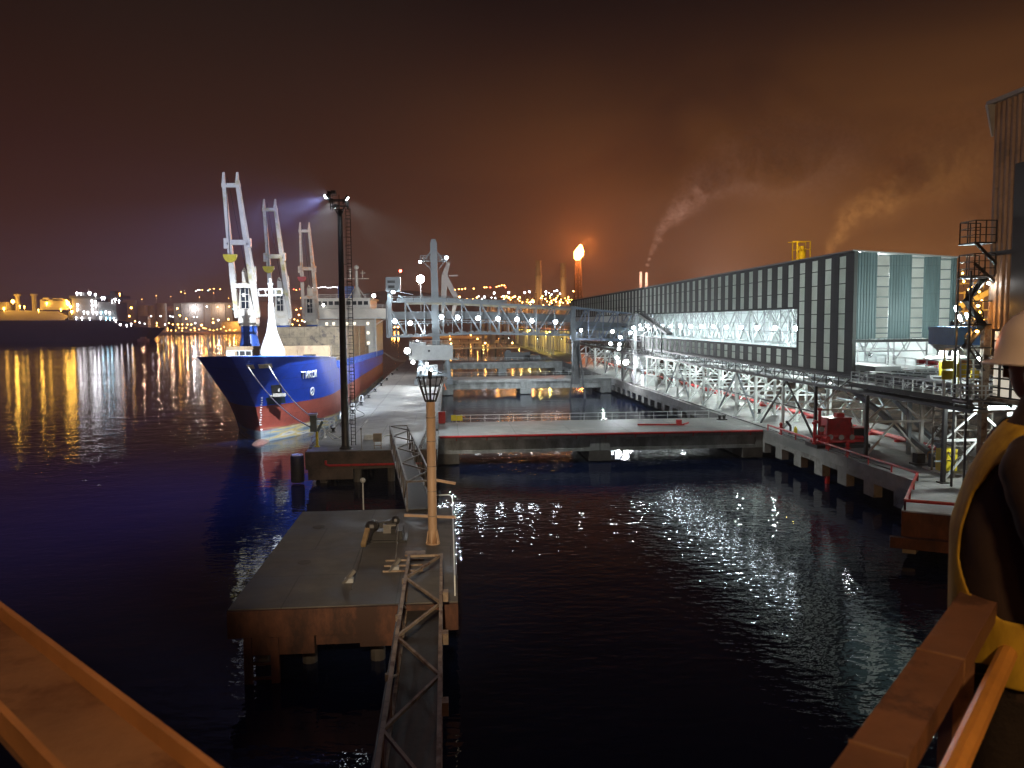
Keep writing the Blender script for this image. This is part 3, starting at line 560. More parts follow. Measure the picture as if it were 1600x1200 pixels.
# ------------------------------------------------------------------ channel bridges
def channel_bridge(y0, y1, label, mat, spans=True, rail_y=None, group=None):
    t = thing('channel_bridge', label, 'bridge', (20.5, y0, 0)); x0, x1 = QX1+.02, 42.78
    m = MB(); m.box(x0, x1, y0-.15, y1, 3.35, DZ-.004); m.build('deck', concrete, t)
    for yy in (y0, y1-1.1):
        m = MB()
        for xa, xb in ((x0+1.2, 18.9), (21.6, x1-1.0)):
            m.box(xa, xb, yy+.25, yy+.7, 1.95, 3.35); m.box(xa, xb, yy, yy+.95, 1.55, 1.95); m.box(xa, xb, yy+.05, yy+.9, 3.0, 3.34)
        for xa, xb in ((x0+.003, x0+1.2), (18.9, 20.2), (20.3, 21.6), (x1-1.0, x1-.003)): m.box(xa, xb, yy-.05, yy+1.0, 1.6, 3.345)
        m.build('girder', beamcon, t)
    for xp, w2 in ((x0+1.1, 1.6), (20.25, 1.5), (x1-1.4, 1.4)):
        m = MB(); m.box(xp-w2, xp+w2, y0-.1, y1-.1, .2, 1.55); m.lathe((xp, y0+2, -5), [(.6, 0), (.6, 5.2)], 10); m.lathe((xp, y1-2, -5), [(.6, 0), (.6, 5.2)], 10); m.build('pier', pilecon if y0 < 110 else beamcon, t)
    m = MB(); railing(m, [(x0+2.5, y1-.3, DZ), (x1-3, y1-.3, DZ)], 1.1, 2.2, .03, 1); m.build('railing', whitesteel, t)
    return t
channel_bridge(105.3, 119.3, 'nearest concrete channel bridge with a red pipe along its edge', concrete)
m = MB(); m.tube([(-1.2, 105.0, 3.85), (42.6, 105.0, 3.85)], .16, 8)
for x in range(1, 43, 4): m.bar((x, 105.15, 3.3), (x, 105.0, 3.75), .1)
tag(m.build('bridge_fire_pipe', redpaint), 'long red pipe along the edge of the nearest channel bridge', 'pipe')
m = MB(); m.bar((27, 112, DZ+.12), (33.5, 111, DZ+.12), .22); m.cbox((32.8, 111.2, DZ+.4), .7, .6, .8); m.bar((33.5, 111, DZ+.2), (34.6, 112.5, DZ+.2), .2); tag(m.build('hose_unit', redpaint), 'red hose unit lying on the nearest channel bridge', 'fire equipment')
channel_bridge(207, 219.5, 'second concrete channel bridge, pale, crossing behind the ochre beacon', concrete)
channel_bridge(297, 309, 'third concrete channel bridge, farthest of the pale ones', concrete)
m = MB(); m.cbox((27, 312, DZ+1.6), 10, 4, 3.0); m.cbox((33, 312, DZ+1), 6, 4, 1.8); m.cbox((23.5, 312, DZ+3.4), 2, 3, .9); tag(m.build('parked_barge_hopper', darksteel), 'dark covered hopper parked on the third bridge', 'hopper')

# ------------------------------------------------------------------ jetty on the right
JX = 42.8
poly = [(JX, 69.5), (35.25, 59.0), (48, 51.6), (61.5, 51.6), (61.5, 480), (JX, 480)]
t = thing('jetty', 'long right hand concrete jetty under the conveyor shed', 'jetty', (50, 70, 0))
m = MB(); m.prism(poly[::1], 2.9, DZ); m.build('deck', concrete, t)
m = MB()
for i in range(60):
    y = 71+i*5.6
    if y > 470: break
    if 103.5 < y+1 < 120 and False: continue
    m.box(JX+.003, JX+.9, y, y+2.0, .9, 2.9)
m.box(JX+.002, JX+.5, 69.6, 480, 2.3, 2.9); m.box(JX+6.6, JX+7, 69.6, 480, -1, 2.9)
m.build('recessed_wall', wallcon, t)
m = MB(); m.prism([(JX+.1, 69.2), (35.4, 58.95), (36.2, 58.45), (JX+.8, 67)], .6, 2.9); m.build('corner_wall', wallcon, t)
m = MB(); m.prism([(35.3, 58.95), (35.05, 58.6), (61.4, 43.4), (61.4, 51.5), (48, 51.5)], 1.9, 3.98); m.prism([(34.2, 58.75), (34.0, 58.3), (39.2, 55.3), (39.5, 56.2)], 1.25, 2.1); m.build('end_face', rustcon, t)
for y in (55, 62): MB().lathe((46, y, -5), [(.6, 0), (.6, 7.9)], 10).build('pile', pilecon, t)
m = MB(); e = [(JX+.25, 104.2), (JX+.25, 69.6), (35.6, 59.1), (48, 51.9)]
for a, b in zip(e, e[1:]):
    m.tube([(a[0], a[1], DZ+.75), (b[0], b[1], DZ+.75)], .13, 8)
    n = int((V(a)-V(b)).length/4)
    for i in range(n+1): m.bar((lerp(a[0], b[0], i/n), lerp(a[1], b[1], i/n), DZ), (lerp(a[0], b[0], i/n), lerp(a[1], b[1], i/n), DZ+.75), .12)
tag(m.build('edge_fire_pipe', redpaint), 'red pipe rail around the near corner of the right jetty', 'pipe')
m = MB(); m.tube([(JX+.7, 190, DZ+.1), (JX+.7, 75, DZ+.1)], .07, 6); tag(m.build('edge_cable', darksteel), 'dark cable lying along the edge of the right jetty', 'cable')
m = MB(); m.tube([(54.3, 84, DZ+.5), (54.3, 300, DZ+.5)], .2, 8); m.tube([(55.0, 84, DZ+.5), (55.0, 300, DZ+.5)], .12, 8)
for y in range(86, 300, 6): m.box(54.0, 55.3, y, y+.3, DZ, DZ+.32)
for y in (90, 99, 108): m.lathe((54.3, y, DZ+.5), [(.28, 0), (.28, .3), (.12, .35), (.12, .7)], 8)
tag(m.build('ground_fire_pipe', redpaint), 'long red pipe on blocks along the back of the right jetty', 'pipe')

# ------------------------------------------------------------------ conveyor shed
SX, SXR = 44.9, 56.4
SY0 = 85.6; SY1 = 291; ZT = 26.4; ZB = 12.7
PITCH = 3.45; STRIPS = []
sh = thing('conveyor_shed', 'huge raised shed of grey cladding with glowing pale strips on the right', 'shed', (50, SY0, 0))
def translucent():
    m, n, l, b = nt('translucent roof light sheet')
    n.remove(b); out = [x for x in n if x.type == 'OUTPUT_MATERIAL'][0]
    tr = n.new('ShaderNodeBsdfTranslucent'); df = n.new('ShaderNodeBsdfDiffuse'); mx = n.new('ShaderNodeMixShader')
    tc = n.new('ShaderNodeTexCoord'); no = n.new('ShaderNodeTexNoise'); no.inputs['Scale'].default_value = .5; no.inputs['Detail'].default_value = 4; l.new(tc.outputs['Object'], no.inputs['Vector'])
    cr = n.new('ShaderNodeValToRGB'); cr.color_ramp.elements[0].position = .3; cr.color_ramp.elements[0].color = (.80, .81, .76, 1); cr.color_ramp.elements[1].position = .7; cr.color_ramp.elements[1].color = (.97, .97, .93, 1); l.new(no.outputs['Fac'], cr.inputs[0])
    l.new(cr.outputs[0], tr.inputs[0]); df.inputs[0].default_value = (.4, .42, .42, 1); mx.inputs[0].default_value = .12
    l.new(tr.outputs[0], mx.inputs[1]); l.new(df.outputs[0], mx.inputs[2]); l.new(mx.outputs[0], out.inputs[0]); return m
transl = translucent()
OP0, OP1, OZ0, OZ1 = 99.9, 196, 15.35, 20.3      # long opening in the side
k = int((SY1-SY0)/PITCH); SW = 1.55
def wall_run(name, z0, z1, ya, yb, mat):
    """cladding between the strips along the channel side"""
    m = MB(); y = ya
    for i in range(k+1):
        s0 = SY0+1.9+i*PITCH
        if s0 < ya or s0+SW > yb: continue
        m.box(SX, SX+.12, y, s0, z0, z1); y = s0+SW
    m.box(SX, SX+.12, y, yb, z0, z1); return m.build(name, mat, sh)
def strips(z0, z1, ya, yb):
    for i in range(k+1):
        s0 = SY0+1.9+i*PITCH
        if s0 < ya or s0+SW > yb: continue
        m = MB(); m.box(SX+.03, SX+.06, s0+.02, s0+SW-.02, z0+.25, z1-.35); pn = m.build('pale_strip', transl, sh)
        m = MB(); m.box(SX+.01, SX+.1, s0+.002, s0+SW-.002, z0, z0+.25); m.box(SX+.01, SX+.1, s0+.002, s0+SW-.002, z1-.35, z1)
        nb_ = max(2, round((z1-z0)/1.75))
        for j in range(1, nb_): z = z0+(z1-z0)*j/nb_; m.box(SX+.015, SX+.09, s0+.002, s0+SW-.002, z-.05, z+.05)
        m.build('strip_bars', shedgrey, pn)
wall_run('side_cladding', ZB, ZT, SY0+.05, OP0, shedgrey); strips(ZB, ZT, SY0, OP0)
wall_run('side_cladding', OZ1, ZT, OP0, SY1, shedgrey); strips(OZ1+.02, ZT, OP0, SY1)
wall_run('side_cladding', ZB, OZ0, OP0, 215, shedgrey); strips(ZB, OZ0, OP0, 188)
m = MB(); m.box(SX+.001, SX+.12, OP1, SY1, OZ0, OZ1-.01); m.build('side_cladding', shedin, sh)
# gable
GX = [(SX, 47.55), (47.55, 48.95), (48.95, 51.55), (51.55, 52.95), (52.95, 54.9), (54.9, 56.1), (56.1, SXR+.4)]
GZ0 = 16.7
def gt(x): return ZT-.75*(x-SX)/(SXR-SX)
m = MB()
for i, (a, b) in enumerate(GX):
    if i % 2 == 0: m.corrug((a, SY0), (b, SY0), GZ0+.002*i, gt((a+b)/2)-.02, .3, .07)
m.build('gable_cladding', shedteal, sh)
m = MB()
for i, (a, b) in enumerate(GX):
    if i % 2: 
        p = MB(); p.box(a+.02, b-.02, SY0+.02, SY0+.05, GZ0+.1, gt((a+b)/2)-.25); pn = p.build('pale_strip', transl, sh)
        q2 = MB()
        for j in range(9): z = lerp(GZ0+.1, gt(a)-.3, j/8); q2.box(a+.003, b-.003, SY0-.02, SY0+.08, z-.05, z+.05)
        q2.box(a+.003, b-.003, SY0-.02, SY0+.08, GZ0+.6, GZ0+.7); q2.build('strip_bars', shedteal, pn)
m = MB(); m.box(SX-.05, SX+.35, SY0-.08, SY0+.04, ZB, ZT+.02); m.build('corner_trim', shedgrey, sh)
m = MB(); m.box(SX-.1, SXR+.5, SY0-.12, SY0+.2, GZ0-.35, GZ0-.03); m.box(SX-.1, SX+.15, SY0, SY0+.4, ZB-.25, ZB); m.box(SX-.06, SX+.2, SY0, SY1, ZB-.3, ZB-.01); m.build('base_beam', darksteel, sh)
m = MB()
vs = [(SX-.25, SY0-.2, ZT+.02), (SXR+.6, SY0-.2, ZT-.76), (SXR+.6, SY1, ZT-.76), (SX-.25, SY1, ZT+.02)]
vs += [(x, y, z+.14) for x, y, z in vs]; m.add(vs, [(3, 2, 1, 0), (4, 5, 6, 7), (0, 1, 5, 4), (1, 2, 6, 5), (2, 3, 7, 6), (3, 0, 4, 7)]); m.build('roof', roofm, sh)
m = MB(); m.box(SXR+.3, SXR+.4, SY0+.1, SY1, ZB, gt(SXR)-.05); m.box(SX+.15, SXR+.3, SY1-.2, SY1-.1, ZB, gt(SXR)); m.build('back_wall', shedin, sh)
# frames seen through the opening
m = MB()
for i in range(30):
    y = SY0+3.6+i*6.9
    if y > SY1: break
    for x in (SX+.7, SX+6.2, SXR-.6): m.bar((x, y, ZB), (x, y, gt(x)-.15), .16)
    for z in (15.2, 20.6, 25.2): m.bar((SX+.7, y, z), (SXR-.5, y, z), .14)
    for j in range(4):
        xa = lerp(SX+.7, SXR-.6, j/4); xb = lerp(SX+.7, SXR-.6, (j+1)/4); za, zb = (15.2, 20.6) if j % 2 else (20.6, 15.2); m.bar((xa, y, za), (xb, y, zb), .1)
    m.bar((SXR-.3, y, 14), (SXR-.3, y+6.9, 20), .12); m.bar((SXR-.3, y, 20), (SXR-.3, y+6.9, 14), .12)
    m.bar((SX+.5, y, OZ1-.05), (SX+.5, y+3.45, OZ1-3), .09); m.bar((SX+.5, y+6.9, OZ1-.05), (SX+.5, y+3.45, OZ1-3), .09)
m.bar((SX+.5, SY0+.3, OZ1-3), (SX+.5, SY1-1, OZ1-3), .09)
for z in (16.6, 18.4, 20.2): m.bar((SXR-.3, SY0+.3, z), (SXR-.3, SY1-1, z), .1)
m.build('inner_frames', greysteel, sh)
m = MB(); m.box(SX+3, SX+6, SY0+.5, SY1-.3, ZB+.2, ZB+.9); m.box(SX+7.5, SXR-.6, SY0+.5, SY1-.3, ZB+.4, ZB+.6); m.build('inner_conveyor', greysteel, sh)
# row of lamps inside
m0 = None
for i in range(15):
    y = 100.5+i*6.9
    if m0 is None:
        t = thing('shed_lamp', 'white work lamp hanging in the open side of the shed', 'lamp', (SX+3.2, y, 18.0), 'work lamps in the open side of the shed')
        m = MB(); m.cbox((SX+3.2, y, 18.1), .5, .5, .3); m.bar((SX+3.2, y, 18.2), (SX+3.2, y, 20.5), .06); m.build('lamp_housing', greysteel, t)
        m = MB(); m.ball((SX+3.2, y, 17.8), .34, n=10); m.build('lens', E_cool, t); lamp((SX+3.2, y, 17.3), 1700, (.80, .97, 1), t, .3); m0 = t
    else:
        d = dup(m0, (SX+3.2, y, 18.0))
for y in (86.8+2.5, 93.5):
    for z in (24.5, 19, 14.8):
        fl = floodlight((SX+4.2, y, z), (SX+8, y, z), 'work lamp inside the closed near end of the shed', 1200 if z > 16 else 320, (.95, 1, .98), size=.4, group='work lamps in the closed end of the shed', name='shed_wall_lamp')
for i in range(21):
    y = 103+i*8.9; floodlight((SX+3.6, y, 25.4), (SX, y, 23.2), 'roof lamp high inside the shed behind the upper strips', 680, (.95, 1, .97), size=.4, spot=150, group='roof lamps in the shed', name='shed_roof_lamp')

# ------------------------------------------------------------------ trestles and belt gallery under the shed
GZ = 11.0
g = thing('belt_gallery', 'dark trussed belt gallery running under the whole shed', 'conveyor gallery', (50, 66, GZ))
for x in (SX-.3, 51, SXR-.2):
    m = MB(); m.bar((x, 64.5, GZ), (x, 300, GZ), .25, .3); m.bar((x, 85, GZ+1.45), (x, 300, GZ+1.45), .2, .22)
    for i in range(72):
        y = 85+i*3; zz = GZ+1.45
        m.bar((x, y, GZ), (x, y, zz), .1); m.bar((x, y+(0 if i % 2 else 3), GZ), (x, y+(3 if i % 2 else 0), zz), .09)
    m.build('side_truss', darksteel if x < 56 else greysteel, g)
m = MB()
for i in range(80): y = 64.5+i*3; m.bar((SX-.3, y, GZ), (SXR-.2, y, GZ), .18)
m.build('cross_beam', greysteel, g)
m = MB(); m.box(SX+1.3, SX+2.9, 64, 300, GZ+.55, GZ+.7); m.box(SX+4.8, SX+6.6, 64, 300, GZ+.55, GZ+.7); m.box(SX+8.6, SX+10.4, 64, 300, GZ+.55, GZ+.7); m.build('belt', belt, g)
m = MB()
for i in range(78):
    y = 65+i*3
    for xc in (SX+2.1, SX+5.7, SX+9.5):
        pts = [(xc+1.15*math.cos(R(a)), y, GZ+.35+1.15*math.sin(R(a))) for a in range(0, 181, 20)] if y < 220 else None
        if pts and i % 1 == 0: m.tube(pts, .06, 5)
m.build('hoop_frames', whitesteel, g)
m = MB(); m.box(SX-.3, SX+1.1, 64.2, 300, GZ+.17, GZ+.22); m.box(SX+7, SX+8.3, 64.2, 300, GZ+.17, GZ+.22); m.build('walkway', grating, g)
def trestle(y, dark=False, label='', ln=None):
    t = thing('trestle', label, 'trestle', (50, y, DZ), 'steel trestles under the shed')
    mat = darksteel if dark else whitesteel
    for x in (SX-.1, 51.0, SXR-.3):
        m = MB(); m.bar((x, y, DZ+.1), (x, y, GZ-.16), .32); m.cbox((x, y, DZ+.05), .8, .8, .1); m.build('column', mat if x < 50 else whitesteel, t)
    m = MB(); m.bar((SX-.1, y, 7.9), (SXR-.3, y, 7.9), .22)
    m.bar((SX-.1, y, 10.7), (SXR-.3, y, 10.7), .3)
    for xa, xb in ((SX-.1, 51), (51, SXR-.3)):
        xm = (xa+xb)/2
        m.bar((xa, y, 8), (xm, y, 10.6), .17); m.bar((xb, y, 8), (xm, y, 10.6), .17); m.bar((xa, y, DZ+.2), (xm, y, 7.8), .17); m.bar((xb, y, DZ+.2), (xm, y, 7.8), .17)
    m.build('cross_bracing', whitesteel, t)
    if ln:
        for x in (SX-.1, SXR-.3):
            m = MB(); m.bar((x, y, DZ+.2), (x, y+ln*.5, GZ-.2), .2); m.bar((x, y+ln, DZ+.2), (x, y+ln*.5, GZ-.2), .2); m.bar((x, y, 7.6), (x, y+ln, 7.6), .16); m.build('long_brace', (darksteel if dark and x < 50 else bluesteel), t)
    return t
trestle(68.5, True, 'dark steel trestle nearest the camera, under the gallery end', None)
trestle(82.0, True, 'dark steel trestle just in front of the shed gable', None)
trestle(94.0, True, 'dark steel trestle beneath the near corner of the shed', 17)
tr0 = trestle(113, False, 'white braced steel trestle under the shed', 16)
for y in (145, 177, 209, 241, 273): dup(tr0, (50, y, DZ))
tr1 = trestle(129, False, 'white steel trestle bent with cross bracing only, under the shed', None)
for y in (103.5, 137, 121, 153, 161, 169, 185, 193, 201, 225, 257): dup(tr1, (50, y, DZ))
m = MB()
# lamps under the gallery lighting the jetty deck
for i, y in enumerate((104, 122, 138, 154, 171, 206, 232, 262)):
    floodlight((51.5, y, 10.4), (50.5, y-2, 4), 'white lamp under the belt gallery', 5200 if y < 200 else 4200, (.88, 1, .97), size=.4, group='lamps under the belt gallery', name='gallery_lamp')

# ------------------------------------------------------------------ the blue ship
HC, HB = -30.1, 9.0
def ystem(z): return interp([(-2, 131), (0, 130.3), (2.5, 129.8), (6, 127.3), (10, 121.5), (14.7, 113.5)], z)
def ztop(y): return interp([(113, 14.55), (146, 12.9), (152, 12.5), (152.5, 10.4), (275, 8.6)], y)
def half(s, z, y):
    L = interp([(0, 36), (6, 29), (10, 23), (14.6, 19.5)], z); p = interp([(0, 1.7), (14, 2.5)], z); t = max(0, min(1, s/L))
    b = HB*(1-(1-t)**p)**.8
    if y > 258: b *= 1-.18*((y-258)/18)**2
    return b
def hpt(s, v, side):
    y0 = 114+s; zt = ztop(y0); z = -1.5+v*(zt+1.5); w_ = min(1, s/60)
    y = s+lerp(ystem(z), 114, w_)
    return V((HC+side*half(s, z, y), y, z))
def hsz(s, z, side):   # hull point at station s, height z
    zt = ztop(114+s); return hpt(s, (z+1.5)/(zt+1.5), side)
ship = thing('cargo_ship', 'blue and red cargo ship with three cream deck cranes moored at the quay', 'ship', (HC, 195, 0))
ss = [0, .15, .4, .8, 1.4, 2.2, 3.2, 4.5, 6, 8, 10.5, 13, 16, 19, 22, 26, 30, 34, 38, 38.45, 44, 52, 60, 75, 90, 105, 120, 135, 144, 150, 156, 162]
nv = 26
m = MB()
for side in (1, -1):
    pts = [hpt(s, j/nv, side) for s in ss for j in range(nv+1)]; W = nv+1
    m.add(pts, [((i*W+j), (i+1)*W+j, (i+1)*W+j+1, i*W+j+1) if side > 0 else (i*W+j, i*W+j+1, (i+1)*W+j+1, (i+1)*W+j) for i in range(len(ss)-1) for j in range(nv)])
a = [hpt(162, j/nv, 1) for j in range(nv+1)]; b = [hpt(162, j/nv, -1) for j in range(nv+1)]
m.add(a+b, [(j, j+1, nv+1+j+1, nv+1+j) for j in range(nv)])
hull = m.build('hull', hullpaint, ship, True)
m = MB()
for s0, s1, dz in ((0.4, 38, 1.1), (38.45, 162, .15)):
    sl = [s for s in ss if s0 <= s <= s1]
    for p, q2 in zip(sl, sl[1:]):
        def dp(s, sd): y0 = 114+s; return hsz(s, ztop(y0)-dz, sd)-V((sd*.06, 0, 0))
        m.quad(dp(p, -1), dp(p, 1), dp(q2, 1), dp(q2, -1))
m.build('deck', tan, ship)
m = MB(); m.ball((HC, 130.0, -1.45), 1.7, 5.5, 2.0, 16, 10); m.build('bulbous_bow', pm('pink primer paint', (.20, .10, .08), .5, .4, 1.2, stain=(.10, .08, .075), stain_scale=.6), ship, True)
# bulwark rails along the main deck: posts, freeing slots, top rail
m = MB()
for sd in (1, -1):
    pr = None
    for i in range(42):
        s = 39.5+i*2.9; p = hsz(s, ztop(114+s)-.05, sd); tp = p+V((0, 0, 1.45))
        m.bar(p, tp, .5, .12)
        if pr: m.bar(pr[1], tp, .22, .18); m.bar(lerp(pr[0], pr[1], .3), lerp(p, tp, .3), .06, .3) if i % 4 else None
        pr = (p, tp)
m.build('bulwark_rail', pm('bulwark blue paint', (.015, .07, .42), .4, .15, .8), ship)
m = MB()
for sd in (1, -1):
    pr = None
    for i in range(20):
        s = i*2.0; p = hsz(s, ztop(114+s), sd)
        if pr: m.bar(pr, p, .3, .12)
        pr = p
m.build('bulwark_cap', pm('bulwark cap blue', (.02, .08, .4), .4, .15, .8), ship)
# anchor pocket, anchor, draught marks, chocks, emblem
def hq(mb, s0, s1, z0, z1, off=.04, sd=1, n=3):
    for i in range(n):
        a0 = lerp(s0, s1, i/n); a1 = lerp(s0, s1, (i+1)/n)
        ps = [hsz(a0, z0, sd), hsz(a1, z0, sd), hsz(a1, z1, sd), hsz(a0, z1, sd)]
        nrm = (ps[1]-ps[0]).cross(ps[3]-ps[0]).normalized()
        if nrm.x*sd < 0: nrm = -nrm
        a_ = [p+nrm*off for p in ps]; b_ = [p-nrm*.05 for p in ps]
        mb.add(b_+a_, [(4, 5, 6, 7), (0, 1, 5, 4), (1, 2, 6, 5), (2, 3, 7, 6), (3, 0, 4, 7)])
def find(px, z, sd=1):
    best = min((abs(proj(hsz(s/10, z, sd))[0]-px), s/10) for s in range(0, 420)); return best[1]
m = MB(); s0, s1 = find(424, 9.0), find(440, 9.0); hq(m, s0, s1, 7.9, 9.6, .03); m.build('anchor_pocket', darksteel, ship)
m = MB(); c1 = hsz((s0+s1)/2, 8.4, 1)+V((.35, -.3, 0)); m.bar(c1+V((-.9, -.2, -.5)), c1+V((.9, .5, -.5)), .35, .5); m.bar(c1, c1+V((0, 0, .9)), .25); hq(m, s0-.6, s1, 7.55, 7.9, .3); m.build('anchor', steel, ship)
m = MB(); sA, sB = find(417, 7.0), find(446, 6.6); hq(m, sA, sB, 6.15, 7.5, .02); m.build('anchor_stain', pm('dark green stain', (.02, .05, .07), .6, .4, 1.2), ship)
m = MB()
for i in range(14): z = 2.0+i*.42; s = find(405+i*.25, z); hq(m, s, s+.22, z, z+.16, .03, n=1)
m.build('draught_marks', whitepaint, ship)
m = MB()
for sd, pxs in ((1, (386, 404, 410, 417)), (-1, (356, 362))):
    for px in pxs: s = find(px, 13.0, sd); hq(m, s, s+.7, 12.55, 13.15, .08, sd, 1)
m.build('mooring_chock', pm('worn chock metal', (.6, .48, .32), .4, .3, 2), ship)
m = MB(); s = find(488, 8.2)
for i in range(14):
    a = 2*math.pi*i/14; pc = hsz(s+.75*math.cos(a), 7.6+.7*math.sin(a), 1)+V((.05, -.05, 0)); a2 = 2*math.pi*(i+1)/14; pd = hsz(s+.75*math.cos(a2), 7.6+.7*math.sin(a2), 1)+V((.05, -.05, 0)); m.bar(pc, pd, .12)
m.bar(hsz(s-.4, 7.2, 1)+V((.05, -.05, 0)), hsz(s+.4, 8.0, 1)+V((.05, -.05, 0)), .14); m.build('thruster_mark', whitepaint, ship)
# ship's name on the bow
G = {'Т': [((0, 1), (.8, 1)), ((.4, 0), (.4, 1))], 'И': [((0, 0), (0, 1)), ((0, .05), (.7, .95)), ((.7, 0), (.7, 1))],
     'К': [((0, 0), (0, 1)), ((0, .45), (.65, 1)), ((.15, .55), (.7, 0))],
     'С': [((.7, .82), (.55, .97)), ((.55, .97), (.2, .97)), ((.2, .97), (0, .75)), ((0, .75), (0, .25)), ((0, .25), (.2, .03)), ((.2, .03), (.55, .03)), ((.55, .03), (.7, .18))]}
m = MB(); sa, sb_ = find(470.5, 10.7), find(493.5, 10.7); u = 0; tot = .8+.7+.7+.7+.7+4*.32
for ch in 'ТИКСИ':
    for (x0, y0), (x1, y1) in G[ch]:
        def tp(x, y): s = sa+(sb_-sa)*(u+x+.12*y)/tot; return hsz(s, 10.2+1.15*y, 1)+V((.06, -.05, 0))
        a = tp(x0, y0); b = tp(x1, y1); m.bar(a, b, .14, .14)
    u += (.8 if ch == 'Т' else .7)+.32
m.build('name_lettering', whitepaint, ship)
# forecastle: breakwater, rail, foremast
m = MB(); m.box(HC-9.2, HC+9.0, 146.0, 146.3, 11.2, 15.0); m.box(HC-9.2, HC+8.4, 149.5, 152.2, 10.4, 14.9); m.box(HC+2, HC+3.2, 145.5, 146, 11.2, 14.2); m.build('breakwater', tan, ship)
m = MB(); railing(m, [(HC-6.2, 135, 12.9), (HC-2.2, 135, 12.9)], 1.7, .9, .06, 1); m.box(HC-6.0, HC-5.0, 134.7, 135.4, 12.9, 14.3); m.build('winch_rail', whitesteel, ship)
m = MB(); fx, fy = -28.6, 133.5; 
m.lathe((fx, fy, 13.0), [(2.1, 0), (2.0, 1.6), (.9, 4.6), (.5, 7.0), (.48, 9.2), (.36, 9.3), (.34, 12.4)], 20); m.build('foremast', whitepaint, ship, True)
m = MB(); m.bar((fx-1.9, fy, 24.6), (fx+1.8, fy, 24.6), .22); m.bar((fx-1.9, fy, 23.6), (fx+1.8, fy, 23.6), .22)
for dx in (-1.9, -.8, .8, 1.8): m.bar((fx+dx, fy, 23.6), (fx+dx, fy, 24.7), .14)
m.lathe((fx, fy, 25.4), [(.5, 0), (.5, .15), (.18, .2), (.18, .9)], 10); m.build('mast_yard', whitesteel, ship)
m = MB(); m.cbox((fx-6, 140, 13.4), 2.2, 2, 2.0); m.lathe((fx+5, 139, 12.2), [(1.1, 0), (1.1, 1.5)], 10); m.build('windlass', darksteel, ship)
lamp((fx+1, fy-7, 16.0), 6000, (.85, .9, 1), ship, .3, 70, (fx, fy, 18))
# hatch stack
m = MB(); m.box(-36.6, -21.8, 172, 215, 9.5, 18.25); m.box(-36.7, -21.7, 171.9, 215.1, 13.6, 13.8)
for x in (-36.4, -31.6, -26.8, -22): m.box(x-.12, x+.12, 171.8, 172.0, 9.6, 18.2)
for y in (172.2, 186, 200, 214.6): m.box(-21.8, -21.6, y-.12, y+.12, 9.6, 18.3)
m.build('hatch_cover_stack', hatch, ship)
m = MB(); m.box(-38, -22.5, 155, 171, 9.5, 12.2); m.box(-37, -23, 216, 236, 9, 12.4); m.build('hatch_coaming', hatch, ship)
m = MB(); m.cbox((-24.2, 156.5, 13.3), .6, .6, 2.6); m.bar((-24.2, 156.5, 14.5), (-29.5, 157, 14.4), .25); m.build('deck_davit', greysteel, ship)
# accommodation
m = MB(); m.box(-39.6, -21.4, 240, 268, 8.5, 20.0); m.box(-40.5, -17.2, 238.5, 246, 20.6, 23.2); m.box(-38.8, -22.6, 239, 262, 23.3, 26.0); m.box(-39.2, -22.0, 238.8, 263, 26.0, 26.35); m.build('superstructure', shipwhite, ship)
m = MB(); m.box(-40.8, -17.0, 238.2, 246.3, 20.2, 20.6); m.bar((-21.2, 239.5, 9), (-21.2, 239.5, 20.2), .5); m.bar((-21.2, 239.5, 18.4), (-18.2, 239.5, 20.2), .35)
railing(m, [(-40.3, 238.6, 23.2), (-17.4, 238.6, 23.2)], 1.0, 1.6, .05); railing(m, [(-39, 239, 26.35), (-22.2, 239, 26.35)], 1.0, 1.6, .05)
for z in (11.6, 14.5, 17.4): m.box(-40, -21.0, 239.3, 240, z, z+.2); railing(m, [(-39.8, 239.4, z+.2), (-21.2, 239.4, z+.2)], 1.0, 1.8, .05)
m.build('bridge_wing', whitesteel, ship)
m = MB()
for i in range(9): x = -38.0+i*1.7; m.box(x, x+1.25, 238.88, 238.97, 24.3, 25.4)
wn = m.build('bridge_windows', glassdark, ship)
m = MB()
for z in (12.6, 15.6, 18.4):
    for i in range(8):
        if (i*7+int(z)) % 3: m.box(-37.8+i*2, -37.1+i*2, 239.9, 239.98, z, z+.8)
m.build('cabin_windows', E_win, ship)
cx, cy = -26.9, 244
m = MB(); m.lathe((cx, cy, 26.3), [(1.5, 0), (.7, 3.2), (.5, 3.4), (.42, 8.3)], 10)
for dx in (-2.6, 2.6): m.bar((cx+dx, cy, 26.3), (cx, cy, 30.3), .25)
m.bar((cx-3.6, cy, 32.2), (cx+3.6, cy, 32.2), .5, .18); m.bar((cx-1.8, cy, 32.2), (cx-1.8, cy, 35.2), .3); m.bar((cx+1.8, cy, 32.2), (cx+1.8, cy, 34.7), .22)
m.bar((cx-2.5, cy, 34.8), (cx-1.2, cy, 34.8), .2); m.bar((cx+1.1, cy, 33.9), (cx+2.8, cy, 33.9), .2); m.ball((cx, cy, 35.6), .75, n=12); m.build('signal_mast', shipwhite, ship, False)
m = MB(); m.box(-34, -29, 255, 262, 26.3, 30.5); m.build('funnel', craneblue, ship)
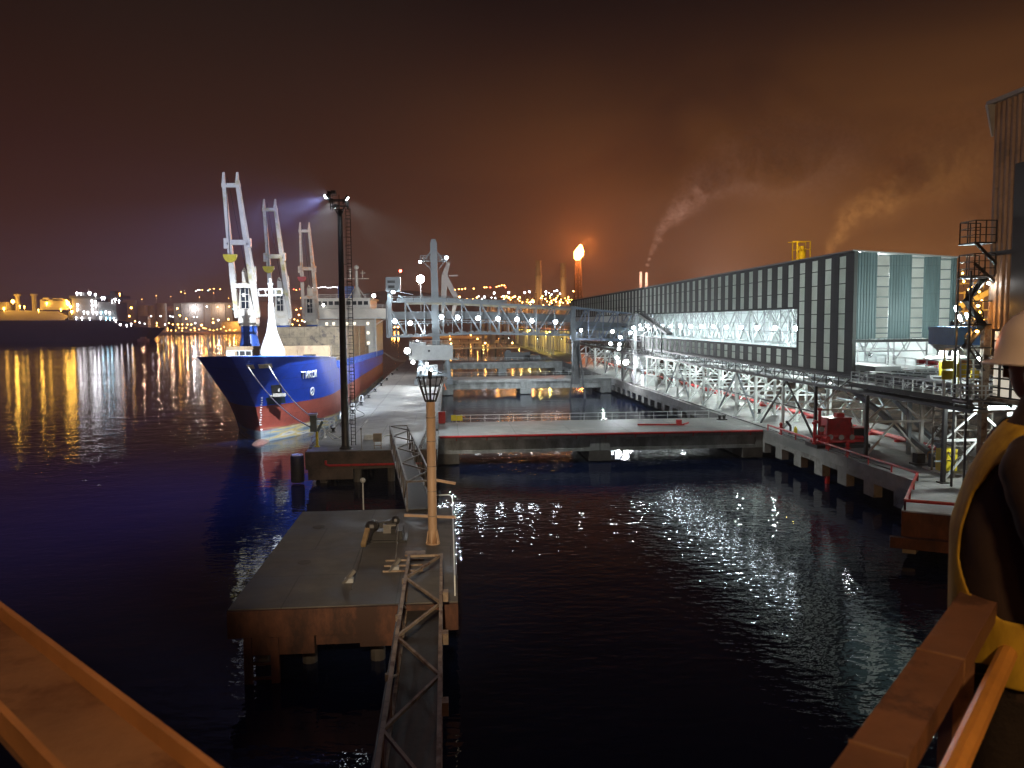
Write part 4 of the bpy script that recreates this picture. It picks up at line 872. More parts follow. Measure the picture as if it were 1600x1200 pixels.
# deck cranes
def deck_crane(cx, cy, hook, label_mat, blue=True, par=ship, top=(-.5, -8.0, 44.9), j=jibwhite):
    c = par
    m = MB(); m.lathe((cx, cy, 9), [(2.0, 0), (1.9, 6), (1.55, 7.4), (1.55, 10.2)], 18); pd = m.build('crane_pedestal', craneblue, c, True)
    m = MB(); m.lathe((cx, cy, 18.6), [(1.9, 0), (1.9, .5)], 18); m.bar((cx, cy, 19.1), (cx, cy, 26.8), 3.3, 3.4, 2.5, 2.4); m.cbox((cx-.2, cy+.4, 27.7), 1.5, 1.6, 2.4)
    m.tube([(cx-.9, cy+.2, 27.0), (cx-.9, cy+.2, 29.0), (cx-.5, cy-.3, 29.6), (cx-.1, cy-.4, 29.0)], .22, 6); m.bar((cx+1.5, cy, 27), (cx+1.5, cy, 30.0), .35)
    hs = m.build('crane_house', cranewhite, c)
    m = MB(); m.cbox((cx-.1, cy-1.75, 23.9), 1.5, .5, 3.9); m.build('crane_cab', glassdark, hs)
    m = MB()
    for z in (21.9, 23.3, 24.6, 25.9): m.cbox((cx-.1, cy-2.03, z), 1.6, .08, .1)
    for dx in (-.8, .05, .7): m.cbox((cx-.1+dx, cy-2.03, 23.9), .09, .08, 4)
    m.cbox((cx-.35, cy-1.97, 24.5), .5, .1, .7); m.build('cab_frame', cranewhite, hs)
    m = MB(); f = V((cx, cy-1.2, 20.3)); tp = V((cx+top[0], cy+top[1], top[2]))
    L0, L1 = V((-2.0, 0, 0)), V((2.0, 0, 0)); a0 = f+L0; a1 = f+L1; b0 = tp+V((-1.2, 0, 0)); b1 = tp+V((1.2, 0, 0))
    for p, q2 in ((a0, b0), (a1, b1)):
        mid = lerp(p, q2, .32); m.bar(p, mid, .62, .9, .95, 1.1); m.bar(mid, q2, .95, 1.1, .6, .7); m.bar(q2, q2+V((.12, -.3, 1.4)), .5, .7, .3, .4)
    for k, ww in ((.24, .9), (.56, 1.0), (.965, .8)): m.bar(lerp(a0, b0, k)-V((.4, 0, 0)), lerp(a1, b1, k)+V((.4, 0, 0)), ww, ww*.9)
    m.cbox(lerp(a0, b0, .56)+V((-.55, 0, -.2)), .8, 1, 1.9); m.cbox(lerp(a1, b1, .56)+V((.4, 0, -.1)), .8, 1, 1.7)
    m.build('crane_jib', j, c)
    m = MB(); k = lerp(a0, b0, .47)+V((.15, -1.0, 0)); n0 = 10
    m.add([k+V((1.25*math.cos(R(180+180*i/n0)), -.25, 1.5*math.sin(R(180+180*i/n0)))) for i in range(n0+1)]+[k+V((1.25*math.cos(R(180+180*i/n0)), .35, 1.5*math.sin(R(180+180*i/n0)))) for i in range(n0+1)],
          [tuple(range(n0+1)), tuple(range(n0+1, 2*n0+2))[::-1]]+[(i+1, i, n0+1+i, n0+2+i) for i in range(n0)]+[(0, n0, 2*n0+1, n0+1)])
    m.build('hook_block', hook, c)
    m = MB(); m.tube([b0+V((.5, -.4, .4)), k+V((0, 0, 0))], .05, 4); m.tube([b1+V((-.4, .3, .6)), (cx+.4, cy+.3, 28.8)], .05, 4); m.tube([b0+V((.6, .3, .6)), (cx-.2, cy+.3, 28.8)], .05, 4); m.build('crane_wires', darksteel, c)
deck_crane(-38.2, 158.5, yellow, None)
deck_crane(-38.2, 190.5, yellow, None, top=(-.4, -8.5, 44.9))
deck_crane(-38.2, 230.5, redpaint, None, top=(.1, -8, 44.8), j=jiborange)
# mooring lines
hook = V((-16.3, 97.6, 8.0))
m = MB(); s = find(386, 12.9); m.tube(sag(hsz(s, 12.8, 1)+V((.2, -.2, 0)), (-16.6, 97.9, 6.4), 1.2, 20), .075, 6); tag(m.build('mooring_line', rope), 'mooring line from the ship stem down to the quay corner post, lower of the two', 'rope')
m = MB(); s = find(418, 12.9); m.tube(sag(hsz(s, 12.75, 1)+V((.2, -.2, 0)), (-16.3, 97.7, 7.6), .9, 20), .075, 6); tag(m.build('mooring_line', rope), 'mooring line from the ship bow chocks to the quay corner post, upper of the two', 'rope')
m = MB(); m.tube(sag((-21, 268, 9), (-15.9, 300, 4.6), 1.0, 10), .1, 5); m.tube(sag((-21, 270, 9), (-15.9, 310, 4.6), 1.0, 10), .1, 5); tag(m.build('stern_line', rope), 'pair of mooring lines from the ship stern to the far quay edge', 'rope')
floodlight((-21.4, 238.3, 26.9), (-12, 205, 12), 'very bright white lamp on top of the ship bridge', 9000, (1, .96, .9), E_white, 1.1, 150, name='bridge_floodlight')
floodlight((-36, 238.3, 24.3), (-30, 215, 12), 'white lamp under the ship bridge roof', 5000, (1, .95, .88), E_white, .7, 150, name='bridge_floodlight')

# ------------------------------------------------------------------ ship loader on the quay and its boom gallery
LX, LY = -2.65, 195
ld = thing('ship_loader', 'pale grey ship loader with tall column and white machine house on the quay', 'ship loader', (LX, LY, DZ))
m = MB(); m.bar((LX-.1, LY, 13.4), (LX-.35, LY, 38.2), 1.85, 1.9, 1.6, 1.7); m.cbox((LX-.35, LY, 38.5), 1.2, 1.3, .7); m.build('column', bluesteel, ld)
m = MB(); m.box(LX-3.7, LX+2.8, LY-.9, LY+1.4, 33.6, 33.75); railing(m, [(LX-3.6, LY-.8, 33.75), (LX+2.7, LY-.8, 33.75)], 1.2, .8, .05); railing(m, [(LX-3.6, LY+1.3, 33.75), (LX+2.7, LY+1.3, 33.75)], 1.2, .8, .05)
for dx in (-3, 2.2): m.bar((LX+dx, LY, 33.6), (LX-.3, LY, 36.8), .3); m.bar((LX+dx, LY-.3, 33.6), (LX+dx*.4, LY-.3, 31.8), .16)
m.build('head_platform', bluesteel, ld)
m = MB(); m.box(LX-6.5, LX+3.9, LY-3.5, LY+6, 10.0, 13.5); m.box(LX-6.4, LX-2.6, LY-3.3, LY+3, 13.52, 14.2)
m.build('machine_house', whitesteel, ld)
m = MB(); m.lathe((0, 0, 0), [(.001, 0), (.26, .01), (.26, .06)], 14)
for v in m.v: v.x, v.y, v.z = LX-1.8+v.x, LY-3.5-v.z, 12.2+v.y
m.build('round_window', glassdark, ld)
m = MB(); railing(m, [(LX-6.4, LY-3.4, 13.5), (LX+3.8, LY-3.4, 13.5), (LX+3.8, LY+5.8, 13.5)], 1.1, 1.2, .04)
m.box(LX+3.92, LX+5.3, LY-3, LY+4, 10.0, 10.15); railing(m, [(LX+5.2, LY-3, 10.15), (LX+5.2, LY+4, 10.15)], 1.1, 1.2, .04); m.build('roof_railing', whitesteel, ld)
m = MB()
for sx in (-4.9, 3.2):
    for sy in (-2.6, 5.2):
        m.bar((LX+sx*.78, LY+sy, 10), (LX+sx*.95, LY+sy, 5.3), 1.0, 1.0, .7, .7)
        m.cbox((LX+sx*.95, LY+sy, 4.75), 1.4, 3.0, 1.2)
for sy in (-2.6, 5.2): m.bar((LX-4.4, LY+sy, 6.2), (LX+2.9, LY+sy, 6.2), .5); m.bar((LX-4.0, LY+sy, 9), (LX+2.0, LY+sy, 6.5), .22)
m.build('portal_leg', bluesteel, ld)
m = MB(); m.box(LX-2.6, LX+.2, LY-2.2, LY+2, 5.6, 8.8); m.box(LX-3.6, LX-2.7, LY-2.4, LY-1.6, 5.2, 9.6)
for i in range(8): m.bar((LX+1.2, LY-2.2+i*.4, 4.4+i*.7), (LX+2.0, LY-2.2+i*.4, 4.4+i*.7), .3, .06)
ladder(m, (LX-3.0, LY-2.7, 4.2), (LX-3.0, LY-2.7, 10), .6); m.build('portal_machinery', greysteel, ld)
m = MB(); m.bar((LX+1.5, LY+1.5, 18), (LX+2.2, LY+1.5, 30.5), 1.0, 1.0, 1.5, 1.4); m.bar((LX+2.2, LY+1.5, 30.5), (LX+3.2, LY+1.5, 33.4), 1.5, 1.3, .9, .8); m.bar((LX+2.4, LY+1.5, 29.8), (LX+4.9, LY+1.5, 25), 1.5, 1.2); m.bar((LX+4.9, LY+1.5, 25), (LX+4.0, LY+1.5, 20.5), 1.3, 1.2, .7, .7); m.bar((LX+3.2, LY+1.2, 30.2), (LX+5.4, LY+1.2, 30.3), .3); m.build('counter_arm', pm('pale beige boom paint', (.55, .47, .42), .5, .15, .6), ld)
m = MB(); m.tube(sag((LX+.9, LY-1.4, 22), (LX+5.5, LY-1.4, 22), 2.5), .1, 6); m.tube(sag((LX+.9, LY-1.2, 21.6), (LX+6.5, LY-1.2, 21.8), 3.0), .1, 6); m.build('hanging_cable', darksteel, ld)
t = thing('boom_gallery', 'long blue grey truss gallery crossing the channel from ship to shed', 'conveyor gallery', (16, LY, 0))
LP = [(-14.4, 24.0, 15.6), (-2, 24.0, 15.9), (6, 23.6, 16.3), (30, 22.3, 15.6)]
def zt_(x): return interp([(a, b) for a, b, c in LP], x)
def zb_(x): return interp([(a, c) for a, b, c in LP], x)
def gallery(t, x0, x1, n, zt, zb, ya, yb, mat):
    for y in (ya, yb):
        m = MB()
        for i in range(n):
            a = lerp(x0, x1, i/n); b = lerp(x0, x1, (i+1)/n)
            m.bar((a, y, zt(a)), (b, y, zt(b)), .35, .4); m.bar((a, y, zb(a)), (b, y, zb(b)), .35, .5); m.bar((a, y, zb(a)), (a, y, zt(a)), .26)
            m.bar((a, y, zt(a)), (b, y, zb(b)), .26) if i % 1 == 0 and a < x1*.6 else m.bar((a, y, zb(a)), (b, y, zt(b)), .26)
            zm = lerp(zb(a), zt(a), .42); zm2 = lerp(zb(b), zt(b), .42); m.bar((a, y, zm), (b, y, zm2), .12)
            for q_ in (.5, ): 
                c = lerp(a, b, q_); m.bar((c, y, zb(c)), (c, y, lerp(zb(c), zt(c), .42)), .1)
        m.build('side_truss', mat, t)
    m = MB()
    for i in range(n+1): a = lerp(x0, x1, i/n); m.bar((a, ya, zt(a)), (a, yb, zt(a)), .25); m.bar((a, ya, zb(a)), (a, yb, zb(a)), .25)
    m.build('cross_beam', mat, t)
gallery(t, -14.4, 30.4, 10, zt_, zb_, LY-2.3, LY+2.3, bluesteel)
m = MB()
for i in range(10):
    a = lerp(-14.4, 30.4, i/10); b = lerp(-14.4, 30.4, (i+1)/10); m.bar((a, LY+.6, lerp(zb_(a), zt_(a), .36)), (b, LY+.6, lerp(zb_(b), zt_(b), .36)), 2.2, .25); m.bar((a, LY+1.9, lerp(zb_(a), zt_(a), .6)), (b, LY+1.9, lerp(zb_(b), zt_(b), .6)), .1, 1.9)
m.build('conveyor_bed', bluesteel, t)
m = MB()
for i in range(9):
    a = lerp(-10, 30, i/9); b = lerp(-10, 30, (i+1)/9); m.bar((a, LY-1.2, zt_(a)-.5), (b, LY-1.2, zt_(b)-.5), .9, .5)
m.build('cable_tray', pm('buff cable duct', (.36, .33, .24), .6, .2, .8), t)
m = MB()
for i in range(12): a = lerp(-12, 12, i/12); m.bar((a, LY-.5, zt_(a)+.5), (a+1.9, LY-.5, zt_(a+1.9)+.5), 1.8, .9)
railing(m, [(-13, LY-2, 24.2), (2, LY-2, 24.2)], 1, 1.5, .05); m.cbox((13, LY, 23.9), 3, 2, .7); m.build('roof_duct', bluesteel, t)
m = MB()
for i in range(26):
    a = -13+i*1.65; m.bar((a, LY+2.0, zb_(a)+.4), (a+1.2, LY+2.0, zb_(a)+.4), .3, .25); m.lathe((a, LY+.6, zb_(a)+2.2), [(.22, 0), (.22, .5)], 8)
m.build('idlers', greysteel, t)
# ship side head: operator cab on a post
t2 = thing('operator_cab', 'grey operator cab on a post at the ship end of the boom gallery', 'cab', (-13.6, LY, 15.6))
m = MB(); m.bar((-13.6, LY-2.6, 15.6), (-13.6, LY-2.6, 26.2), 1.0); m.build('post', bluesteel, t2); m = MB(); m.cbox((-12.6, LY-2.6, 28.0), 3.4, 3, 3.4); m.build('cabin', bluesteel, t2)
m = MB(); m.cbox((-13.0, LY-4.13, 28.6), 1.8, .06, .6); m.cbox((-13.0, LY-4.13, 27.4), 1.5, .06, .7); m.build('window', glassdark, t2)
m = MB(); m.bar((-11, LY-2.6, 26.2), (-8, LY-2.6, 25.6), .2); m.bar((-11.5, LY-2.6, 25.6), (-9.6, LY-2.6, 24), .3); m.bar((-5.9, LY-2.6, 24.2), (-5.9, LY-2.6, 26), .18); m.build('bracket', bluesteel, t2)
m = MB(); m.bar((-10.9, LY-2.6, 29.7), (-10.9, LY-2.6, 31.0), .1); m.ball((-10.9, LY-2.6, 31.2), .35); m.cur = 1; mm = m; mm.build('beacon_light', [E_red], t2) if False else None
m = MB(); m.ball((-10.9, LY-2.6, 31.2), .34); m.build('red_beacon', E_red, t2)
floodlight((-12.6, LY-4.4, 26.2), (-12, LY-25, 8), 'white lamp below the operator cab', 1500, cool, size=.9, name='cab_floodlight')
# lamps along the boom gallery
PXL = [(617, 502), (641, 505), (715, 496), (747, 497), (778, 498), (808, 499), (831, 501), (868, 503), (690, 495)]
g0 = None
for px, py in PXL:
    p = PY(px, py, LY-2.75)
    if g0 is None:
        g0 = thing('gallery_floodlight', 'round white floodlight along the side of the boom gallery', 'floodlight', p, 'round floodlights along the boom gallery')
        m = MB(); m.tube([p+V((0, .45, 0)), p+V((0, 0, 0))], [.25, .55], 12); m.bar(p+V((0, .3, .2)), p+V((0, .5, 1.2)), .12); m.build('lamp_housing', greysteel, g0)
        m = MB(); m.ball(p, .5, .12, .5, 12); m.build('lens', E_cool, g0); lamp(p+V((0, -.45, -.15)), 430, (.88, .94, 1), g0, .35)
    else: dup(g0, p)
floodlight((LX-6.9, LY-4.3, 12.3), (LX-9, LY-35, 4), 'blazing white floodlight at the ship side of the loader house', 2600, (1, .97, .9), E_white, 1.5, 140, name='house_floodlight')
floodlight((LX-5.6, LY-4.2, 9.6), (LX-7, LY-30, 4), 'white floodlight under the loader house', 1700, (.95, .97, 1), E_white, .9, 140, name='house_floodlight')
floodlight((LX+2.7, LY-1.2, 34.4), (LX+4, LY-35, 4), 'white lamp on the channel side of the loader head platform', 9000, cool, size=.9, spot=130, name='head_floodlight')
floodlight((LX-3.6, LY-1.2, 33.4), (LX-6, LY-35, 4), 'dim white lamp on the ship side of the loader head platform', 6000, cool, size=.7, spot=130, name='head_floodlight')
floodlight((LX-4.5, LY-4.4, 14.6), (LX-.2, LY-.5, 26), 'upward white lamp on the loader house roof', 5200, cool, size=.6, spot=80, name='roof_floodlight')
floodlight((LX-6.9, LY-2.6, 11.2), (-24, 222, 15), 'white floodlight low on the ship side of the loader house', 5000, (1, .96, .9), E_white, .6, 90, name='house_floodlight')
for i, x in enumerate((15, 22, 28)): floodlight((x, LY, zb_(x)-.9), (x+2, LY+13, 3.5), 'added fill lamp under the boom gallery brightening the second bridge', 6500, cool, size=.5, spot=140, name='boom_fill_lamp', group='added fill lamps under the boom gallery')  # extra lamps put in to brighten the second bridge
for x in (10, 26): floodlight((x, LY+2.9, zt_(x)+.6), (x+4, 300, 3), 'added fill lamp on the far side of the boom gallery brightening the third bridge', 120000, cool, size=.5, spot=34, name='boom_back_fill', group='added fill lamps on the far side of the boom gallery')  # unseen lamps added to lift the third bridge
for i, (dx, z) in enumerate(((-2.4, 9.2), (-3.9, 8.2), (-1.3, 7.6))): floodlight((LX+dx, LY-3.2, z), (LX+dx, LY-12, 3), 'small white lamp between the loader portal legs', 700, cool, size=.6, name='portal_lamp', group='small lamps between the loader legs')
# tall moon like lamp behind
p = PY(657, 436, 226)
t = thing('street_lamp', 'round moon bright lamp on a tall post behind the loader', 'street lamp', (p.x, p.y, DZ))
m = MB(); m.lathe((p.x, p.y, DZ), [(.3, 0), (.16, 10), (.1, p.z-DZ-.3)], 10); m.build('post', greysteel, t); m = MB(); m.ball(p, 1.1, n=16, k=10); m.build('globe', em('moon white globe', (1, .98, .96), 30), t, True); lamp(p+V((0, -1.7, -.3)), 4500, (1, .97, .95), t, .6)
# worker's cones etc on the quay near the loader
for i, (x, y) in enumerate(((-.9, 186), (-.6, 178))):
    m = MB(); m.lathe((x, y, DZ), [(.3, 0), (.3, .05), (.2, .06), (.05, .8)], 10); tag(m.build('traffic_cone', pm('cone orange paint', (.7, .16, .03), .5, .1, 2)), 'orange cone on the quay edge beside the loader' if i == 0 else 'orange cone on the quay edge, nearer than the loader legs', 'cone')

# ------------------------------------------------------------------ transfer station on the jetty where the gallery lands
t = thing('landing_gallery', 'lower blue grey gallery sloping from the boom end into the shed', 'conveyor gallery', (37, LY, 0))
zt2 = lambda x: interp([(30.6, 22.3), (45.5, 20.6)], x); zb2 = lambda x: interp([(30.6, 14.6), (45.5, 14.2)], x)
gallery(t, 30.6, 45.0, 4, zt2, zb2, LY-2.6, LY+2.6, pm('deep blue grey paint', (.20, .25, .34), .45, .15, .6))
m = MB(); m.cbox((30.4, LY-2.9, 18.4), 1.1, .6, 8.4); m.build('end_frame', bluesteel, t)
m = MB(); m.bar((31, LY, 17), (45, LY, 16.4), 2.4, .3); m.bar((31, LY+1.8, 18), (45, LY+1.8, 17.4), .1, 2.0); m.build('conveyor_bed', bluesteel, t)
m = MB(); m.cbox((31.5, LY+.5, 9), 1.4, 3.6, 11)
for z in (5, 7.5, 10, 12.5): m.cbox((30.7, LY-1.5, z), .2, 2.6, .3)
m.bar((33.4, LY-2, 0), (31.8, LY-2, 14), .4); m.bar((29.6, LY-2, 0), (31.2, LY-2, 14), .4); m.build('support_pier', pm('dark grey pier steel', (.10, .105, .11), .6, .3, .8), t)
t = thing('transfer_station', 'brightly lit steel transfer station where the gallery meets the shed', 'transfer tower', (45.5, 190, DZ))
m = MB()
for x in (42.9+.6, 47.5):
    for y in (183, 197): m.bar((x, y, DZ), (x, y, 20.5), .4)
for z in (7.5, 11, 14.2, 17.5, 20.5):
    for y in (183, 197): m.bar((43.5, y, z), (47.5, y, z), .3)
    for x in (43.5, 47.5): m.bar((x, 183, z), (x, 197, z), .3)
for z0, z1 in ((4, 7.5), (7.5, 11), (11, 14.2), (14.2, 17.5)): m.bar((43.5, 183, z0), (47.5, 183, z1), .2); m.bar((43.5, 183, z0), (43.5, 190, z1), .2); m.bar((43.5, 197, z0), (43.5, 190, z1), .2)
m.build('frame', greysteel, t)
m = MB()
for z in (7.6, 11.1, 14.3, 17.6): m.box(43.2, 47.8, 182.7, 197.3, z, z+.12); railing(m, [(43.2, 197.3, z+.12), (43.2, 182.7, z+.12), (47.8, 182.7, z+.12)], 1.1, 1.5, .05)
m.build('platforms', greysteel, t)
m = MB(); m.box(44.2, 47.2, 184, 190, 8, 11); m.bar((45.5, 188, 11), (45.5, 186, 7), 1.6, 1.6, .8, .8); m.cbox((46, 192, 13), 2.4, 3, 1.6); m.lathe((44.8, 186, 4), [(1.2, 0), (1.2, 3), (.4, 3.6)], 10); m.cbox((46.3, 181.5, 5.2), 3, 3, 2.4); m.build('chute', whitesteel, t)
m = MB(); ladder(m, (43.3, 182.4, DZ), (43.3, 182.4, 20), .6); m.build('ladder', whitesteel, t)
for i, (px, py, pw) in enumerate(((978, 566, 4500), (966, 566, 1300), (968, 538, 1300), (957, 518, 1000), (967, 545, 1000), (969, 527, 900), (985, 520, 900), (990, 512, 900), (908, 516, 700), (964, 559, 1000), (1001, 514, 800), (954, 537, 700))):
    p = PY(px, py, 182.2 if px > 940 else LY-3.1); floodlight(p, p+V((-3 if i % 2 else 3, -9, -5)), ['bright white work lamp on the transfer station', 'blazing white floodlight low on the transfer station'][i == 0], pw, (.93, .96, 1), E_cool if i else E_white, 1.5 if i == 0 else .8, name='station_lamp', group=None if i == 0 else 'work lamps on the transfer station')
t = thing('inclined_belt', 'dark inclined belt conveyor in front of the shed opening', 'conveyor', (44, 150, 14))
a = PX(1001, 491, 43.9); b = PX(1046, 522, 43.9)
m = MB(); m.bar(a, b, 1.2, .5); m.bar(a+V((0, 0, .6)), a+V((.0, -.5, .6)), 2.6, .25); m.build('belt_frame', darksteel, t)
m = MB(); railing(m, [a+V((-.5, 0, .3)), b+V((-.5, 0, .3))], .9, 2, .05); m.build('handrail', darksteel, t)
m = MB()
for k in (.15, .45, .75): c = lerp(a, b, k); m.bar(c, V((43.9, c.y, 12.4)), .25)
m.build('support', darksteel, t)

# ------------------------------------------------------------------ drive end of the gallery, right of the gable
t = thing('drive_platform', 'pale handrailed drive platform with belts in front of the shed gable', 'conveyor platform', (50, 75, 12))
FZ = 12.0
m = MB(); m.box(SX-.5, SX+1.2, 64.4, 85.2, FZ-.06, FZ); m.box(SX+.6, SXR+2, 64.4, 70, FZ-.08, FZ-.02); m.bar((SX-.4, 64.4, FZ-.25), (SX-.4, 85.2, FZ-.25), .2, .45); m.build('walkway', grating, t)
m = MB(); railing(m, [(SX-.45, 84.8, FZ), (SX-.45, 64.8, FZ), (SX+4, 64.6, FZ)], 1.15, 1.6, .045, 2); railing(m, [(SX+1.3, 84.8, FZ+2.2), (SX+1.3, 70, FZ+2.0)], .9, 1.8, .035, 1); m.build('handrail', whitesteel, t)
m = MB()
for x0 in (SX+1.5, SX+4.8, SX+8.3):
    m.bar((x0+.9, 86, FZ+1.0), (x0+.9, 67, FZ+1.35), 1.7, .18); m.bar((x0+.9, 86, FZ+.45), (x0+.9, 67, FZ+.5), 1.6, .12)
m.build('belts', belt, t)
m = MB()
for x0 in (SX+1.5, SX+4.8, SX+8.3):
    for i in range(12):
        y = 68+i*1.5; m.bar((x0-.1, y, FZ+.3), (x0-.1, y, FZ+1.2), .1); m.bar((x0+1.9, y, FZ+.3), (x0+1.9, y, FZ+1.2), .1); m.tube([(x0, y, FZ+.85), (x0+1.8, y, FZ+.85)], .1, 6)
    m.bar((x0-.1, 86, FZ+.9), (x0-.1, 67, FZ+1.2), .12, .2); m.bar((x0+1.9, 86, FZ+.9), (x0+1.9, 67, FZ+1.2), .12, .2)
    m.tube([(x0-.2, 73.4, FZ+1.2), (x0+2, 73.4, FZ+1.2)], .35, 10)
m.build('idler_frames', greysteel, t)
m = MB()
for i, (px, py) in enumerate(((1438, 566), (1452, 568), (1466, 570))): p = PY(px, py, 76-i*1.2); m.cbox(p, .55, .5, .5); m.bar(p+V((.3, 0, .2)), p+V((1.1, 0, -.2)), .4)
m.build('motors', redpaint, t)
m = MB()
for px, py, w_, h_ in ((1480, 570, 1.0, .75), (1480, 586, 1.0, .75), (1503, 579, .95, 1.25), (1528, 583, 1.3, .85), (1470, 576, .35, 1.3)): m.cbox(PY(px, py, 67.6 if px > 1475 else 69), w_, .1, h_)
m.build('guards', yellow, t)
def tower_ladder():
    m = MB(); a = PY(1511, 624, 65.6); b = PY(1511, 562, 65.6); ladder(m, a, b, 1.2, (1, 0, 0), .42, .05); a2 = PY(1534, 626, 65.6); b2 = PY(1534, 562, 65.6); m.bar(a2, b2, .1)
    for i in range(9): c = lerp(a, b, i/8); d = lerp(a2, b2, i/8); m.bar(c, d, .07)
    m.box(a.x-.7, a2.x+.3, 65, 66.6, a.z-.2, a.z-.1); return m
tower_ladder().build('stair', whitesteel, t)
m = MB()
for px in (1476, 1490, 1498): p = PY(px, 548, 68); m.bar((p.x, 68, FZ), (p.x, 68, FZ+4.2), .16)
p = PY(1500, 541, 68); m.bar((p.x-2, 68, FZ+4.2), (p.x+3, 68, FZ+4.2), .2); m.bar((p.x-2, 70, FZ+3.4), (p.x+3, 70, FZ+3.4), .2); m.build('frame', whitesteel, t)
m = MB(); p = PY(1462, 535, 84); m.bar((p.x, 84, p.z-.6), (p.x, 84, p.z+1.2), .2); m.bar((p.x+1.3, 84, p.z-.6), (p.x+1.3, 84, p.z+1.2), .2); m.bar((p.x-.2, 84, p.z+1.1), (p.x+1.6, 84, p.z+1.1), .25); m.bar((p.x, 84, p.z+1.0), (p.x+1.3, 84, p.z-.5), .12); m.build('gantry', whitesteel, t)
t = thing('blue_hopper', 'dark blue feed hopper above the yellow guards by the shed gable', 'hopper', (54, 72, 16))
c0 = PY(1481, 512, 72); c1 = PY(1532, 540, 72)
m = MB(); xa, xb, za, zb2_ = c0.x, c1.x+.3, c1.z, c0.z
m.box(xa, xb, 71, 75, za+.1, zb2_); m.box(xa-.06, xb+.06, 70.94, 75.06, zb2_-.2, zb2_+.08); m.build('bin', bluetank, t)
m = MB(); vs = [(xa+.1, 71.1, za+.1), (xb-.1, 71.1, za+.1), (xb-.1, 74.9, za+.1), (xa+.1, 74.9, za+.1), (xa+1.1, 72.4, za-1.4), (xb-1.3, 72.4, za-1.4), (xb-1.3, 73.6, za-1.4), (xa+1.1, 73.6, za-1.4)]
m.add(vs, [(3, 2, 1, 0), (4, 5, 6, 7), (0, 1, 5, 4), (1, 2, 6, 5), (2, 3, 7, 6), (3, 0, 4, 7)]); m.build('outlet', greysteel, t)
m = MB(); railing(m, [(xa, 70.9, zb2_+.08), (xb, 70.9, zb2_+.08)], .9, 1.2, .035); m.build('top_rail', whitesteel, t)
m = MB()
for x in (xa+.2, xb-.2): m.bar((x, 71, za-4.4), (x, 71, za+.1), .2)
for x in np_x if False else (lerp(xa, xb, .72),): m.bar((x, 70.95, za+.2), (x, 70.95, zb2_-.1), .12)
m.build('legs', greysteel, t)
for px, py, Y, pw, lab in ((1500, 497, 73, 4200, 'bright white lamp above the blue hopper, left of a pair'), (1511, 494, 73, 2500, 'bright white lamp above the blue hopper, right of a pair'), (1494, 483, 80, 700, 'small greenish white lamp at the edge of the shed gable')):
    p = PY(px, py, Y); floodlight(p, p+V((-7, 2.5, -2.5)), lab, pw, (.82, 1, .96), E_cool, .75, name='hopper_lamp', mast=None)
for px, py, lab in ((1474, 552, 'long white work lamp over the yellow guards'), (1529, 562, 'white work lamp beside the pale stair')):
    p = PY(px, py, 69); floodlight(p, p+V((-1, -2.5, -3)), lab, 1500, (.9, 1, .98), E_cool, .7, name='guard_lamp')
lamp_p = (50.5, 79.5, 15.6)
# flood that washes the gable: stands on the hopper top
floodlight(PY(1490, 505, 71.5), (51, 85.6, 22), 'teal white floodlight on the hopper washing the gable', 2600, (.70, 1, .98), E_cool, .5, 120, name='gable_floodlight')

# ------------------------------------------------------------------ transfer tower at the right edge
t = thing('transfer_tower', 'tall brown corrugated tower at the right edge of the view', 'tower', (49, 63, DZ))
TX = 46.75
m = MB(); m.corrug((TX, 56.5), (TX, 66.0), 24.0, 37.1, .62, .16) if False else m.corrug((TX, 66.0), (TX, 56.5), 24.6, 37.1, .62, .16); m.corrug((TX, 66.0), (TX, 56.5), 18.0, 24.2, .62, .16)
for v in m.v: pass
m.box(TX+.05, 56, 56.5, 66, 18, 37.05); m.build('cladding', towercl, t)
m = MB(); m.box(TX-.5, 56.2, 56.3, 66.5, 37.06, 37.4); m.bar((TX-.35, 66.2, 37.1), (TX-.1, 66.1, 34.4), .7, .3, .15, .15); m.build('roof_edge', greysteel, t)
m = MB(); m.box(TX-.25, TX-.02 if False else TX-.18, 56.4, 63.0, 14, 31.5); m.box(TX-.22, TX-.17, 62.5, 66.1, 24.25, 24.6); m.build('dark_sheet', darksteel, t)  # thin dark sheet and strip laid over the tower side
m = MB(); m.bar((TX-.2, 65.9, DZ), (TX-.2, 65.9, 18.4), .55); m.bar((TX-.2, 57, DZ), (TX-.2, 57, 18), .5); m.bar((55.5, 65.6, DZ), (55.5, 65.6, 18), .5); m.bar((55.5, 57, DZ), (55.5, 57, 18), .5)
for z in (8, 12, 15.6): m.bar((TX-.2, 65.6, z), (TX-.2, 57, z), .3); m.bar((TX-.2, 66, z), (55.5, 66, z), .3)
m.build('frame', rusty, t)
m = MB(); m.box(TX+.3, TX+.4, 57.2, 65.4, 12.2, 17.8); m.build('lit_wall', em('lit tower interior', (1, .9, .72), .55), t)
m = MB()
for i in range(7): z = 12.2+i*.8; m.bar((TX+.1, 57.2, z), (TX+.1, 65.4, z), .14)
for y in (58, 60, 61.5, 63, 64.4): m.bar((TX+.12, y, 12), (TX+.12, y, 18), .16)
m.build('window_bars', darksteel, t)
m = MB()
for zc in (25.4, 22.6): m.box(TX-2.1, TX-.2, 65.0, 67.2, zc-.12, zc); railing(m, [(TX-.2, 65.0, zc), (TX-2.05, 65.0, zc), (TX-2.05, 67.1, zc), (TX-.2, 67.1, zc)], 1.8, .9, .04, 2)
m.bar((TX-2, 65.1, 23.6), (TX-.1, 65.1, 22), .2); m.bar((TX-2, 65.0, 25.3), (TX-.1, 65.0, 23.5), .22)
